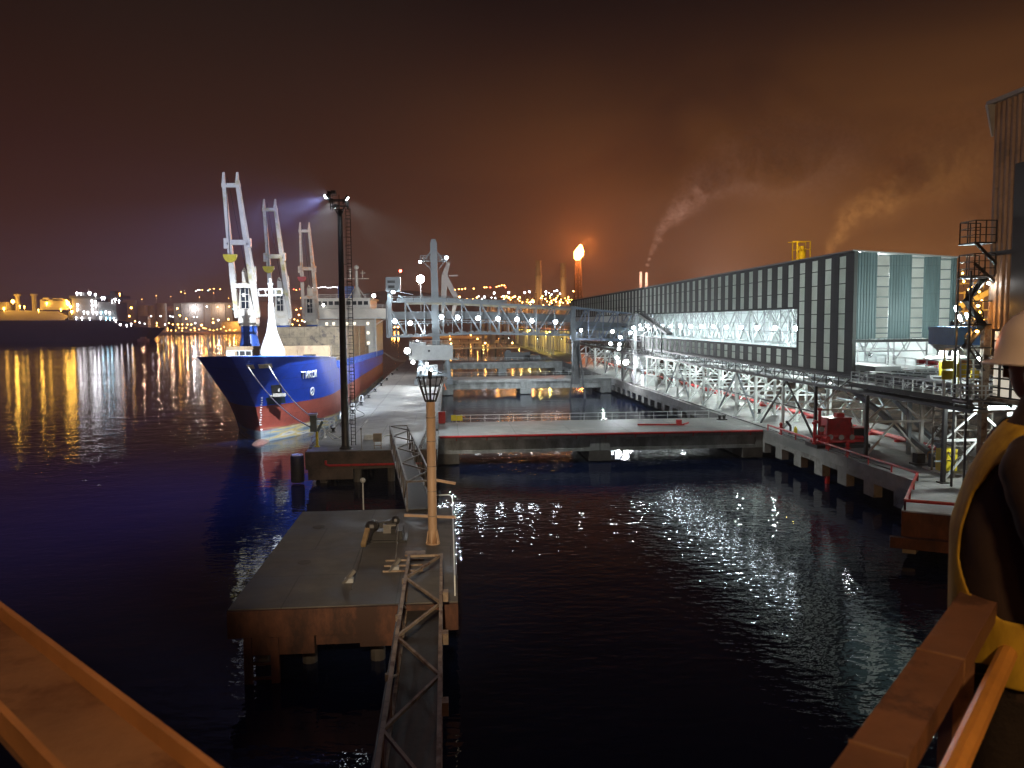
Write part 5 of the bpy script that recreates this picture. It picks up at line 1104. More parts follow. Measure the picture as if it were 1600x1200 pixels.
for k in range(4):
    z0 = 14.4+k*2; a = (TX-2.0, 66, z0) if k % 2 else (TX-.4, 66, z0); b = (TX-.4, 66, z0+2) if k % 2 else (TX-2.0, 66, z0+2); m.bar(a, b, .9, .12); railing(m, [a, b], 1.0, .8, .035)
    m.box(TX-2.3, TX-.1, 65.3, 66.8, z0+1.95, z0+2.05)
for y in (65.2, 66.9): m.bar((TX-2.2, y, DZ), (TX-2.2, y, 23), .14)
m.build('stairs', darksteel, t)
for p, lab in (((TX-.6, 65.2, 21.9), 'white lamp low on the tower stairs'), ((TX-1.2, 65.6, 17.8), 'sodium lamp on the lower tower stairs'), ((TX-1.2, 65.6, 20.0), 'sodium lamp on the upper tower stairs')):
    floodlight(p, V(p)+V((-1, -1, -1.6)), lab, 160, sodium if 'sodium' in lab else white, E_sod if 'sodium' in lab else E_white, .3, name='stair_lamp')

# ------------------------------------------------------------------ things on the right jetty
t = thing('fire_pump', 'red fire pump unit with tank, pipes and valves on the jetty edge', 'fire pump', (45.5, 88, DZ))
c = P(1290, 700, DZ); cx, cy = c.x+1.2, c.y+1.5
m = MB(); m.cbox((cx+.6, cy, DZ+1.9), 2.9, 2.2, 2.7); m.cbox((cx+.6, cy, DZ+3.35), 3.0, 2.3, .2); m.cbox((cx+1.1, cy, DZ+3.65), .9, .8, .5); m.build('tank', redpaint, t)
m = MB(); m.cbox((cx+.8, cy-.3, DZ+.2), 6.4, 3.2, .4); m.build('skid', darksteel, t)
m = MB()
for dx, z1 in ((-1.7, 4.2), (-2.3, 2.6), (-1.3, 2.2)): m.lathe((cx+dx, cy-.9, DZ+.4), [(.3, 0), (.3, .2), (.16, .25), (.16, z1-.3), (.28, z1-.25), (.28, z1)], 10)
m.tube([(cx-2.3, cy-.9, DZ+1.3), (cx+3.4, cy-1.3, DZ+1.1)], .22, 8); m.tube([(cx-1.7, cy-.9, DZ+2.9), (cx-2.6, cy-1.4, DZ+3.2)], .15, 8); m.tube([(cx-2.2, cy-1.3, DZ+.7), (cx+2.2, cy-1.6, DZ+.7)], .17, 8)
m.tube([(cx-1.3, cy-2.3, DZ+1.2), (cx-1.3, cy-2.3, -.5)], .28, 10); m.tube([(cx-1.3, cy-.9, DZ+1.2), (cx-1.3, cy-2.3, DZ+1.2)], .28, 10)
m.build('pipework', redpaint, t)
m = MB()
for dx, z in ((-1.7, 2.2), (-.6, 1.25), (.7, 1.2), (2.0, 1.2)): m.tube([(cx+dx, cy-1.5, DZ+z), (cx+dx, cy-1.42, DZ+z)], .32, 10); m.bar((cx+dx, cy-1.4, DZ+z), (cx+dx, cy-1.1, DZ+z), .1)
m.build('hand_wheels', greysteel, t)
m = MB(); m.cbox((cx+3.2, cy-.2, DZ+1.4), 1.9, 1.6, 1.7); m.build('engine', redpaint, t); m = MB(); m.cbox((cx+3.2, cy-1.02, DZ+1.5), 1.5, .06, 1.2); m.lathe((cx+2.4, cy+.2, DZ+2.2), [(.4, 0), (.4, .5), (.2, .7), (.2, 1.2)], 8); m.build('grille', darksteel, t)
def hydrant(x, y, label):
    t = thing('fire_hydrant', label, 'hydrant', (x, y, DZ), None); m = MB(); m.lathe((x, y, DZ), [(.28, 0), (.28, .1), (.17, .15), (.16, 1.1), (.24, 1.15), (.2, 1.4), (.05, 1.55)], 10); m.build('barrel', redpaint, t, True); m = MB(); m.tube([(x-.3, y, DZ+.85), (x+.3, y, DZ+.85)], .1, 8); m.build('outlet', redpaint, t)
c = P(1220, 678, DZ); hydrant(c.x, c.y, 'slim red hydrant left of the fire pump'); c = P(1324, 712, DZ); hydrant(c.x, c.y, 'red hydrant at the jetty edge right of the fire pump')
c = P(1235, 678, DZ); t = thing('hose_monitor', 'black bent fire monitor left of the fire pump', 'fire monitor', (c.x, c.y, DZ)); m = MB(); m.lathe((c.x, c.y, DZ), [(.3, 0), (.3, .08), (.16, .1), (.15, 1.0)], 8); m.build('stand', darksteel, t); m = MB(); m.bar((c.x, c.y, DZ+1), (c.x-.6, c.y, DZ+1.7), .25); m.build('nozzle', darksteel, t)
c = P(1243, 678, DZ); m = MB(); m.lathe((c.x, c.y, DZ), [(.22, 0), (.22, .7), (.12, .85), (.1, 1.0)], 10); tag(m.build('yellow_bollard', yellow), 'small yellow post left of the fire pump', 'bollard')
for i, (px, py, lab) in enumerate(((1183, 646, 'dark double bollard on the jetty near the second column'), (1185+0, 652, None), (1128, 656, 'dark low cleat on the near bridge end of the jetty'))):
    if not lab: continue
    c = P(px, py, DZ); t = thing('deck_bollard', lab, 'bollard', (c.x, c.y, DZ)); m = MB(); m.cbox((c.x, c.y, DZ+.08), 1.4, .8, .16); m.build('plate', darksteel, t); m = MB()
    for dx in (-.35, .35): m.lathe((c.x+dx, c.y, DZ+.16), [(.2, 0), (.2, .35), (.28, .4), (.28, .55)], 10)
    m.build('posts', darksteel, t)
c = P(1437, 726, DZ); t = thing('winch_drum', 'black winch with an orange drum end on the jetty', 'winch', (c.x, c.y, DZ)); m = MB(); m.cbox((c.x, c.y, DZ+.1), 1.6, 1.2, .2); m.cbox((c.x-.1, c.y, DZ+.7), .9, .8, 1.0); m.build('body', darksteel, t)
m = MB(); m.tube([(c.x+.9, c.y-.3, DZ+.9), (c.x+1.6, c.y-.3, DZ+.9)], .55, 14); m.build('drum', pm('orange drum paint', (.5, .25, .06), .5, .2, 2), t)
c = P(1456, 732, DZ); t = thing('drum_stand', 'dark stand beside the winch drum', 'stand', (c.x, c.y, DZ)); m = MB(); m.cbox((c.x, c.y, DZ+.08), 1.4, 1, .16); m.build('plate', whitesteel, t); m = MB(); m.bar((c.x, c.y, DZ+.16), (c.x, c.y, DZ+1.5), .5, .5); m.build('post', darksteel, t)
c = P(1478, 742, DZ); t = thing('yellow_cabinet', 'yellow machine cabinet on the jetty beside the hi vis worker', 'cabinet', (c.x, c.y, DZ)); m = MB(); m.cbox((c.x, c.y, DZ+1.5), 1.6, .9, 2.1); m.build('box', yellow, t); m = MB(); m.cbox((c.x-.1, c.y-.2, DZ+.3), 2.2, 1.6, .12); m.cbox((c.x-.2, c.y-.3, DZ+1.4), 2.4, .12, .14)
for dx in (-.6, .6): m.bar((c.x+dx, c.y, DZ), (c.x+dx, c.y, DZ+.5), .12)
m.build('frame', greysteel, t); m = MB(); m.cbox((c.x, c.y-.47, DZ+1.5), 1.3, .04, 1.8); m.build('door', yellow, t)
# scaffold lattice and sloping pipes behind it
t = thing('access_scaffold', 'grey lattice scaffold under the drive platform', 'scaffold', (49.5, 72, DZ))
m = MB(); ps = [(47.2, 70.6), (50.8, 70.6), (50.8, 74), (47.2, 74)]
for x, y in ps: m.bar((x, y, DZ), (x, y, 11), .14)
for z in (5.5, 7, 8.5, 10): 
    for a, b in zip(ps, ps[1:]+ps[:1]): m.bar((a[0], a[1], z), (b[0], b[1], z), .1)
for a, b in zip(ps, ps[1:]+ps[:1]): m.bar((a[0], a[1], 5.5), (b[0], b[1], 8.5), .08); m.bar((b[0], b[1], 5.5), (a[0], a[1], 8.5), .08)
m.build('frame', steel, t); m = MB(); m.cbox((49, 72.3, 8.5), 3.4, 3.2, .08); m.build('platform', grating, t)
m = MB(); m.bar((48, 92, 10.8), (51.4, 80, DZ+.2), .5); m.bar((52, 92, 10.8), (54, 82, DZ+.2), .4); m.bar((50.2, 83, DZ+.1), (50.2, 83, 10.7), .35); m.bar((53.6, 76, DZ+.1), (53.6, 76, 10.7), .3); tag(m.build('sloping_struts', bluesteel), 'sloping pale steel struts under the gallery in front of the rubble bank', 'struts')
# second flood source on the jetty side: mast lamps under the platform lighting the near jetty
floodlight((49, 66, 11.2), (46, 72, 4), 'white lamp under the drive platform', 2600, (.9, 1, .97), size=.4, name='platform_lamp')

# ------------------------------------------------------------------ our own platform: rails, floor, lamp
PZ = 17.22
def flat_rail(mb, a, b, w_, h_): mb.bar(a, b, w_, h_)
RZ = 18.23
A = P(1512, 922, RZ); B = P(1290, 1235, RZ); Bn = V((.18, .72, RZ))
t = thing('right_guard_rail', 'orange brown steel guard rail running to the worker at the lower right', 'guard rail', (A.x, A.y, PZ))
d = (A-B).normalized(); s = V((d.y, -d.x, 0)); a = A+s*.045+d*.02; b = B+s*.045-d*.55
m = MB(); m.bar(a, b, .092, .05); m.build('top_rail', railbrown, t)
m = MB(); o = s*.075-V((0, 0, .10)); m.tube([a+o-d*.03, b+o], .024, 10); m.build('lower_tube', pm('orange tube paint', (.62, .30, .07), .45, .25, 3), t)
m = MB(); pc = PD(1494, 1050, 2.12); m.box(pc.x-.026, pc.x+.030, pc.y-.03, pc.y+.03, PZ+.004, RZ-.03); m.build('post', railbrown, t)
m = MB()
for k in (.34, .62): c = lerp(a, b, k); m.bar(c-d*.004, c+d*.004, .097, .055)
m.build('weld_seam', railpaint, t)
m = MB(); m.bar(a-V((0, 0, .5))+s*.05, b-V((0, 0, .5))+s*.05, .04); m.build('mid_rail', railpaint, t)
L0 = P(-60, 915, RZ); L1 = P(303, 1201, RZ)
t = thing('left_guard_rail', 'broad rusty orange steel beam crossing the lower left corner', 'guard rail', (L0.x, L0.y, PZ))
d2 = (L1-L0).normalized(); s2 = V((-d2.y, d2.x, 0)); s2 = s2 if s2.y < 0 else -s2
a = L0+s2*.088-d2*.6; b = L1+s2*.088+d2*.25
m = MB(); m.bar(a-V((0, 0, .02)), b-V((0, 0, .02)), .178, .04); m.build('web', railpaint, t)
m = MB(); m.bar(a-s2*.086+V((0, 0, .012)), b-s2*.086+V((0, 0, .012)), .014, .05); m.bar(a+s2*.086+V((0, 0, .008)), b+s2*.086+V((0, 0, .008)), .014, .05); m.build('flange', pm('orange flange paint', (.50, .25, .09), .5, .25, 3), t)
m = MB(); m.box(a.x-.05, a.x+.05, a.y-.1, a.y, PZ-.2, RZ-.05); m.box(b.x+.2, b.x+.28, b.y-.5, b.y-.42, PZ, RZ-.05); m.build('post', railpaint, t)
t = thing('viewing_platform', 'steel grating platform under the guard rails', 'platform', (2, -2, PZ))
m = MB(); m.prism([(1.22, 2.7), (1.22, 1.3), (1.0, .2), (-.6, -.6), (-.6, -3.5), (3.8, -3.5), (3.8, 2.7)], PZ-.05, PZ); m.build('floor', grating, t)
m = MB()
for x, y in ((3.6, 2.5), (3.6, -3.3), (-.4, -3.3)): m.bar((x, y, 0), (x, y, PZ-.05), .3)
m.build('legs', rusty, t)
floodlight((.5, -2.8, 22.0), (.6, 3.0, 17.6), 'sodium floodlight on the platform mast behind the viewer', 470, (1, .60, .29), E_sod, .4, 140, name='platform_floodlight')
floodlight((-1.2, -2.9, 24.0), (-3.2, 54, 6), 'warm floodlight on the platform mast aimed at the ochre beacon', 92000, (1, .76, .50), E_sod, .5, 26, name='platform_floodlight', blend=1)
m = MB(); m.bar((.2, -3.1, PZ), (.2, -3.1, 24.2), .12); m.bar((-1.4, -3.1, 23.8), (.4, -3.1, 23.8), .1); m.bar((.2, -3.1, 21.9), (.6, -3.0, 21.9), .1); tag(m.build('platform_lamp_post', rusty), 'lamp post at the back of the viewing platform', 'lamp post')
floodlight((5.6, -3.2, 20.5), (34, 57, 2.5), 'sodium floodlight aimed along the water at the jetty end', 30000, (1, .5, .14), E_sod, .5, 24, name='platform_floodlight', blend=1)
floodlight((5.9, -3.2, 20.4), (46.9, 61.5, 30), 'sodium floodlight on the tall post aimed at the corrugated tower', 48000, (1, .60, .30), E_sod, .5, 24, name='platform_floodlight', blend=1)
m = MB(); m.bar((5.6, -3.4, 0), (5.6, -3.4, 20.4), .2); tag(m.build('platform_lamp_post', rusty), 'tall lamp post rising from the water beside the viewing platform', 'lamp post')

# ------------------------------------------------------------------ the worker at the right edge
def skinned(name, nodes, edges, mat, parent, sub=2):
    """nodes: {key: ((x,y,z), r)}"""
    me = bpy.data.meshes.new(name); keys = list(nodes); ix = {k: i for i, k in enumerate(keys)}
    me.from_pydata([tuple(nodes[k][0]) for k in keys], [(ix[a], ix[b]) for a, b in edges], [])
    o = bpy.data.objects.new(name, me); C.objects.link(o)
    sk = o.modifiers.new('skin', 'SKIN'); sk.use_smooth_shade = True
    for i, k in enumerate(keys):
        r = nodes[k][1]; sv = me.skin_vertices[0].data[i]; sv.radius = r if isinstance(r, tuple) else (r, r); sv.use_root = (i == 0)
    ss_ = o.modifiers.new('sub', 'SUBSURF'); ss_.levels = sub; ss_.render_levels = sub
    dg = bpy.context.evaluated_depsgraph_get(); m2 = bpy.data.meshes.new_from_object(o.evaluated_get(dg)); m2.name = name
    o.modifiers.clear(); o.data = m2; m2.materials.clear(); m2.materials.append(mat)
    m2.polygons.foreach_set('use_smooth', [True]*len(m2.polygons))
    if parent: o.parent = parent
    return o
pb = PD(1590, 720, 2.2); base = V((pb.x, pb.y, PZ))
pr = thing('person', 'person in white helmet and yellow hi vis vest, hands behind the back', 'person', base)
f = V((-.86, .51, 0)).normalized(); lf = V((-f.y, f.x, 0))      # facing, own left
def B3(fw, le, z): return f*fw+lf*le+V((0, 0, z))
hf_ = V((-.42, .907, 0)); hl = V((-hf_.y, hf_.x, 0)); HC_ = B3(-.065, 0, 0)
def H3(fw, le, z): return HC_+hf_*fw+hl*le+V((0, 0, z))
N = {'pel': (B3(0, 0, .95), (.14, .11)), 'wai': (B3(.0, 0, 1.10), (.13, .105)), 'che': (B3(-.02, 0, 1.30), (.16, .115)), 'nec': (B3(-.075, 0, 1.46), .06), 'nk2': (B3(-.105, 0, 1.54), .056),
     'hea': (H3(.012, 0, 1.64), (.075, .088)), 'crn': (H3(-.005, 0, 1.71), (.078, .09)), 'chin': (H3(.085, 0, 1.565), .026), 'nose': (H3(.118, 0, 1.622), .012)}
E_ = [('pel', 'wai'), ('wai', 'che'), ('che', 'nec'), ('nec', 'nk2'), ('nk2', 'hea'), ('hea', 'crn'), ('hea', 'chin'), ('hea', 'nose')]
def arm(k):
    sd = 1 if k == 'l' else -1
    return B3(-.03, .20*sd, 1.42), B3(-.10, .285*sd, 1.13), B3(-.225, .09*sd, .99), B3(-.245, .02*sd, .955), B3(-.05, -.75*sd, -.66).normalized()
for sd, k in ((1, 'l'), (-1, 'r')):
    sh_, el_, wr_, pa_, fd = arm(k); up_ = V((0, 0, 1)); up_ = (up_-fd*up_.dot(fd)).normalized()
    N['sh'+k] = (sh_-V((0, 0, .04)), .038); N['el'+k] = (el_, .042); N['wr'+k] = (wr_, .028); N['pa'+k] = (pa_, (.034, .018))
    E_ += [('che', 'sh'+k), ('sh'+k, 'el'+k), ('el'+k, 'wr'+k), ('wr'+k, 'pa'+k)]
    cu = f
    for i, (o_, L_) in enumerate(((.033, .066), (.011, .076), (-.011, .07), (-.032, .055))):
        p0 = pa_+fd*.035+up_*o_; p1 = p0+fd*L_*.5+cu*-.004; p2 = p0+fd*L_*.82+cu*.014
        N[f'f{k}{i}a'] = (p0, .0098); N[f'f{k}{i}b'] = (p1, .009); N[f'f{k}{i}c'] = (p2, .008); E_ += [('pa'+k, f'f{k}{i}a'), (f'f{k}{i}a', f'f{k}{i}b'), (f'f{k}{i}b', f'f{k}{i}c')]
    t0 = pa_+up_*.035-fd*.01; N['t'+k] = (t0, .0105); N['t2'+k] = (t0+fd*.035+up_*.022, .009); E_ += [('pa'+k, 't'+k), ('t'+k, 't2'+k)]
    N['hi'+k] = (B3(0, .09*sd, .88), .085); N['kn'+k] = (B3(.03, .11*sd, .48), .055); N['an'+k] = (B3(-.02, .12*sd, .09), .04); N['to'+k] = (B3(.15, .14*sd, .035), .035)
    E_ += [('pel', 'hi'+k), ('hi'+k, 'kn'+k), ('kn'+k, 'an'+k), ('an'+k, 'to'+k)]
skinned('body', N, E_, skin, pr)
def shell_rings(tab, n, fn):
    """stacked ellipse rings interpolated finely from a short table"""
    zs = [lerp(tab[0][0], tab[-1][0], i/36) for i in range(37)]
    return zs, [[fn(z, interp([(t_[0], t_[1]) for t_ in tab], z), interp([(t_[0], t_[2]) for t_ in tab], z), 2*math.pi*i/n) for i in range(n)] for z in zs]
def cloth(z, a_, b_, th):
    le = a_*math.cos(th); fw = b_*math.sin(th)-.01-.055*max(0, (z-1.2)/.30); k_ = 1+.014*math.sin(5*th+z*9)+.010*math.sin(9*th-z*21)
    return base+B3(fw*k_, le*k_, z)
m = MB(); n = 40
zs, rr = shell_rings([(.78, .185, .145), (.95, .19, .155), (1.14, .195, .158), (1.30, .202, .148), (1.40, .195, .125), (1.47, .15, .10), (1.52, .085, .08), (1.575, .075, .072)], n, cloth)
m.add([p for r_ in rr for p in r_], [(j*n+i, j*n+(i+1) % n, (j+1)*n+(i+1) % n, (j+1)*n+i) for j in range(36) for i in range(n)])
for sd, k in ((1, 'l'), (-1, 'r')):
    sh_, el_, wr_, pa_, fd = arm(k); o0 = base+V((0, 0, .0)); pts = [sh_+V((0, 0, .035))-lf*sd*.05, sh_-V((0, 0, .02)), lerp(sh_, el_, .35)+lf*sd*.012, lerp(sh_, el_, .7)+lf*sd*.01, el_, lerp(el_, wr_, .3), lerp(el_, wr_, .65), lerp(el_, wr_, .95)]
    sp_ = []
    for i in range(len(pts)-1): sp_ += [lerp(pts[i], pts[i+1], q/4) for q in range(4)]
    sp_.append(pts[-1]); rad = [interp([(0, .065), (4, .098), (8, .098), (12, .09), (16, .088), (20, .078), (24, .066), (28, .05)], i)*(1+.035*math.sin(i*2.1)) for i in range(len(sp_))]
    m.tube([base+p for p in sp_], rad, 18)
jk = m.build('jacket', jacket, pr, True); q_ = jk.modifiers.new('sub', 'SUBSURF'); q_.levels = 1; q_.render_levels = 1
NT = {'pel': (B3(0, 0, .92), (.18, .135))}; ET = []
for sd, k in ((1, 'l'), (-1, 'r')):
    NT['hi'+k] = (B3(0, .09*sd, .80), .105); NT['kn'+k] = (B3(.03, .11*sd, .48), .082); NT['an'+k] = (B3(-.01, .12*sd, .10), .075); ET += [('pel', 'hi'+k), ('hi'+k, 'kn'+k), ('kn'+k, 'an'+k)]
skinned('trousers', NT, ET, trouser, pr)
m = MB()
for sd in (1, -1): c = base+B3(.05, .12*sd, .05); m.ball(c, .14, .07, .06, 12, 8)
m.build('boots', darksteel, pr, True)
# vest shell with arm holes
m = MB(); n = 96
zs, rr = shell_rings([(.81, .205, .160), (.95, .207, .168), (1.08, .21, .172), (1.20, .214, .168), (1.32, .218, .157), (1.38, .216, .146), (1.43, .205, .132), (1.475, .165, .112), (1.505, .11, .092)], n, cloth)
hole_a = [(1.0, 0), (1.015, 26), (1.05, 48), (1.12, 62), (1.28, 66), (1.38, 52), (1.43, 32), (1.465, 12), (1.48, 0)]
fs = []
for j in range(36):
    for i in range(n):
        th = 360*(i+.5)/n; dl = min(th, 360-th); dr = abs(th-180); zc = (zs[j]+zs[j+1])/2
        if min(dl, dr) >= interp(hole_a, zc): fs.append((j*n+i, j*n+(i+1) % n, (j+1)*n+(i+1) % n, (j+1)*n+i))
m.add([p for r_ in rr for p in r_], fs); vo = m.build('vest', vest, pr, True)
lp_ = vo.modifiers.new('smooth', 'LAPLACIANSMOOTH') if False else vo.modifiers.new('smooth', 'SMOOTH'); lp_.iterations = 6; lp_.factor = .5
sm = vo.modifiers.new('thick', 'SOLIDIFY'); sm.thickness = .008; sm.offset = 1; s2_ = vo.modifiers.new('sub', 'SUBSURF'); s2_.levels = 1; s2_.render_levels = 2
m = MB(); hc = base+H3(-.004, 0, 1.665)
prof = [(.001, .146), (.03, .144), (.06, .135), (.09, .116), (.112, .088), (.126, .05), (.130, 0), (.139, -.008), (.141, -.014), (.124, -.012)]
m.lathe(hc, prof[::-1], 28)
for v in m.v:
    dv = v-hc; k = dv.dot(hf_); ll = dv.dot(hl); v += hf_*(.045*max(0, k/.15)**3 if dv.z < -.004 else .010*k/.13)-hl*ll*.1
for sg in (-.35, 0, .35):
    pts = [hc+hf_*(.125*math.cos(R(a)))*math.cos(sg)+hl*(.118*math.cos(R(a)))*math.sin(sg)+V((0, 0, .139*math.sin(R(a))+.004)) for a in range(20, 161, 14)]; m.tube(pts, .008, 6)
m.build('helmet', helmetm, pr, True)
m = MB(); m.ball(base+H3(-.025, 0, 1.65), .088, .088, .075, 14, 8); m.build('hair', hair, pr, True)
m = MB()
for sd in (1, -1): m.ball(base+H3(.005, .088*sd, 1.625), .014, .014, .032, 8, 6)
m.build('ears', skin, pr, True)
m = MB()
for sd in (1, -1): m.ball(base+H3(.095, .032*sd, 1.645), .013, .013, .009, 8, 6)
m.build('eyes', glassdark, pr, True)

# ------------------------------------------------------------------ gas carrier across the water
YL = 1010
lng = thing('gas_carrier', 'dark hulled gas carrier with yellow lit tank covers far across the water', 'ship', PY(120, 533, YL))
def L(px, py, Y=YL): return PY(px, py, Y)
zw = 0; zd = L(100, 500).z
xs_ = [L(px, 500).x for px in (-420, 170, 185, 205, 238)]
m = MB(); top = [(-420, 500.8), (170, 501.5), (178, 503), (190, 511), (238, 512.5)]; bot = [(-420, 535), (216, 533), (218, 533), (219, 533), (220, 532.5)]
fr = [L(*p) for p in top]; lo = [L(*p) for p in bot]
for v in lo: v.z = -1
n = len(fr); bk = [v+V((0, 46, 0)) for v in fr]; bl = [v+V((0, 40, 0)) for v in lo]
m.add(lo+fr+bk+bl, [(i, i+1, n+i+1, n+i) for i in range(n-1)]+[(n+i, n+i+1, 2*n+i+1, 2*n+i) for i in range(n-1)]+[(2*n+i, 2*n+i+1, 3*n+i+1, 3*n+i) for i in range(n-1)]+[(n-1, 4*n-1, 3*n-1, 2*n-1), (0, n, 2*n, 3*n)])
m.build('hull', lngdark, lng)
def blk(mb, px0, px1, py0, py1, y0=6, y1=40, Y=YL):
    a = L(px0, py0, Y+y0); b = L(px1, py1, Y+y0); mb.box(min(a.x, b.x), max(a.x, b.x), Y+y0, Y+y1, min(a.z, b.z), max(a.z, b.z))
m = MB()
a = [L(px, py, YL+8) for px, py in ((-420, 500.5), (100, 500.5), (107, 495), (88, 486), (10, 485), (-420, 485))]; b = [v+V((0, 30, 0)) for v in a]; n = 6
m.add(a+b, [tuple(range(n)), tuple(range(n, 2*n))[::-1]]+[(i, n+i, n+(i+1) % n, (i+1) % n) for i in range(n)]); m.build('tank_cover', lngcover, lng)
m = MB()
for px in (28, 54): c = L(px, 482, YL+16); tz = L(px, 459.5, YL+16).z; m.lathe((c.x, c.y, c.z-3), [(2.6, 0), (2.6, tz-c.z+.5), (4.0, tz-c.z+1), (4.0, tz-c.z+3.2)], 10)
blk(m, 62, 105, 468, 484); blk(m, 66, 76, 465, 470); blk(m, 82, 98, 466, 470); blk(m, -20, 10, 472, 484); m.build('deck_houses', lngcover, lng)
m = MB(); blk(m, 112, 152, 465, 498); blk(m, 108, 190, 462, 466, 3, 30); blk(m, 152, 182, 472, 496); blk(m, 106, 184, 487, 500, 8, 36); blk(m, 118, 132, 457, 463); blk(m, 172, 182, 455, 470, 10, 30); m.build('superstructure', pm('carrier house paint', (.16, .15, .135), .5, .15, .05), lng)
m = MB(); c = L(139, 465, YL+14); m.bar(c, (c.x, c.y, L(139, 452, YL+14).z), 1.6); m.bar((c.x-4, c.y, c.z+6), (c.x+4, c.y, c.z+6), 1); m.build('mast', tankm, lng)
def bulb(px, py, mat, r, Y, name='deck_lamp'):
    m = MB(); c = L(px, py, Y); m.ball(c, r, n=6, k=4); m.bar(c, c-V((0, 0, 3)), .35); return m.build(name, mat, lng)
for px, py, mt, r in [(20, 471, E_far_a, 2.2), (6, 482, E_far_a, 1.3), (73, 474, E_far_a, 1.3), (106, 474, E_far_a, 2.4), (110, 479, E_far_a, 1.8), (112, 487, E_far_a, 1.6), (104, 470, E_far_a, 1.2), (31, 478, E_far_a, .9), (38, 479, E_far_a, .9), (95, 483, E_far_a, .8), (60, 484, E_far_a, .8),
    (121, 476, E_far_w, 1.1), (121, 483, E_far_w, 1.1), (120, 458, E_far_w, 1.3), (126, 458, E_far_w, 1.0), (140, 458, E_far_w, 1.9), (149, 460, E_far_w, 1.2), (143, 470, E_far_w, 1.1), (149, 471, E_far_w, 1.1), (144, 477, E_far_w, 1.2), (150, 477, E_far_w, 1), (144, 483, E_far_w, 1), (159, 465, E_far_w, .9), (163, 465, E_far_w, .9), (131, 487, E_far_w, .9), (137, 488, E_far_w, 1), (145, 488, E_far_w, 1.1), (151, 488, E_far_w, 1.1), (158, 488, E_far_c, 1), (165, 487, E_far_w, 1), (171, 488, E_far_w, .9),
    (119, 496, E_far_w, .9), (128, 497, E_far_w, 1.1), (140, 497, E_far_w, .9), (157, 496, E_far_w, 1.1), (166, 497, E_far_c, .9), (172, 497, E_far_c, .9), (178, 497, E_far_w, .9), (181, 501, E_far_w, 1.0), (188, 507, E_far_w, 1.1), (198, 508, E_far_w, .9), (205, 506, E_far_w, .9), (180, 468, E_far_w, 1.5), (186, 470, E_far_w, 1), (187, 459, E_far_s, .7), (175, 470, E_far_w, .8)]:
    bulb(px, py, mt, r, YL+3)
for x, z, pw in ((-30, 476, 5000), (20, 470, 8000), (60, 470, 6000), (100, 472, 8000)): p = L(x, z, YL-6); lamp(p, pw, (1, .52, .07), lng, 1)
for px, py, pw, col in ((125, 470, 900, (.95, .95, 1)), (150, 480, 1000, (.95, .97, 1)), (172, 490, 600, (.6, .9, 1))): lamp(L(px, py, YL-4), pw, col, lng, 1)
m = MB(); m.cbox(L(224, 529, 990), 6, 5, 4); m.cbox(L(224, 531.5, 988), 12, 6, 3); tag(m.build('pilot_boat', pm('boat white paint', (.6, .55, .5), .5, .1, .2)), 'small pale boat at the stern of the far gas carrier', 'boat')

# ------------------------------------------------------------------ far shore: tanks, sheds, lamps
def shore(px, py, Y): return PY(px, py, Y)
def tank(px, w_, py0, py1, Y, label, group='storage tanks on the far shore'):
    a = shore(px, py1, Y); b = shore(px, py0, Y); r = w_/2/1248*Y*1.03
    t = thing('storage_tank', label, 'storage tank', (a.x, a.y, 3), group); m = MB(); m.lathe((a.x, a.y, 2), [(r, 0), (r, b.z-2), (r*.5, b.z-1.2)], 20); m.build('shell', tankm, t)
    m = MB(); m.bar((a.x-r, a.y-r*.5, 3), (a.x+r*.3, a.y-r, b.z-2), .8); m.build('stair', oilsteel, t)
Lb = 'pale storage tank standing in a row on the far shore'
for px, w_, y0 in ((226, 18, 477), (238, 13, 477), (253, 15, 474), (200, 26, 469)): tank(px, w_, y0, 505, 1720, Lb)
t = thing('long_shed', 'long pale lit shed on the far shore left of the ship cranes', 'warehouse', shore(318, 508, 1760))
a = shore(272, 475, 1760); b = shore(363, 487, 1760); m = MB(); m.box(a.x, b.x, 1760, 1800, 3, a.z)
for i in range(9): x = lerp(a.x, b.x, i/8); m.box(x-.8, x+.8, 1759, 1761, 3, a.z+.6)
m.build('walls', tankm, t); m = MB(); m.box(a.x-2, b.x+2, 1757, 1803, a.z+.61, a.z+2.2); m.build('roof', oilsteel, t)
lamp(shore(300, 482, 1745), 40000, (.9, .92, 1), t, 1); lamp(shore(340, 482, 1745), 28000, (1, .75, .55), t, 1)
t = thing('low_shed', 'small pale block building by the waterline beyond the carrier stern', 'warehouse', shore(222, 505, 1640)); a = shore(216, 495, 1640); b = shore(231, 502, 1640); m = MB(); m.box(a.x, b.x, 1640, 1655, 3, a.z); m.build('walls', tankm, t); m = MB(); m.box(a.x-1, b.x+1, 1639, 1656, a.z+.02, a.z+1); m.build('roof', oilsteel, t)
t = thing('quay_building', 'long low amber lit quay building on the far shore', 'warehouse', shore(365, 508, 1700)); a = shore(345, 503, 1700); b = shore(388, 512, 1700); m = MB(); m.box(a.x, b.x, 1700, 1720, 3, a.z); m.build('walls', lngcover, t); m = MB(); m.box(a.x-1, b.x+1, 1698, 1722, a.z+.02, a.z+1); m.build('roof', oilsteel, t); lamp(shore(365, 506, 1685), 26000, (1, .5, .1), t, 1)
PRO = {}
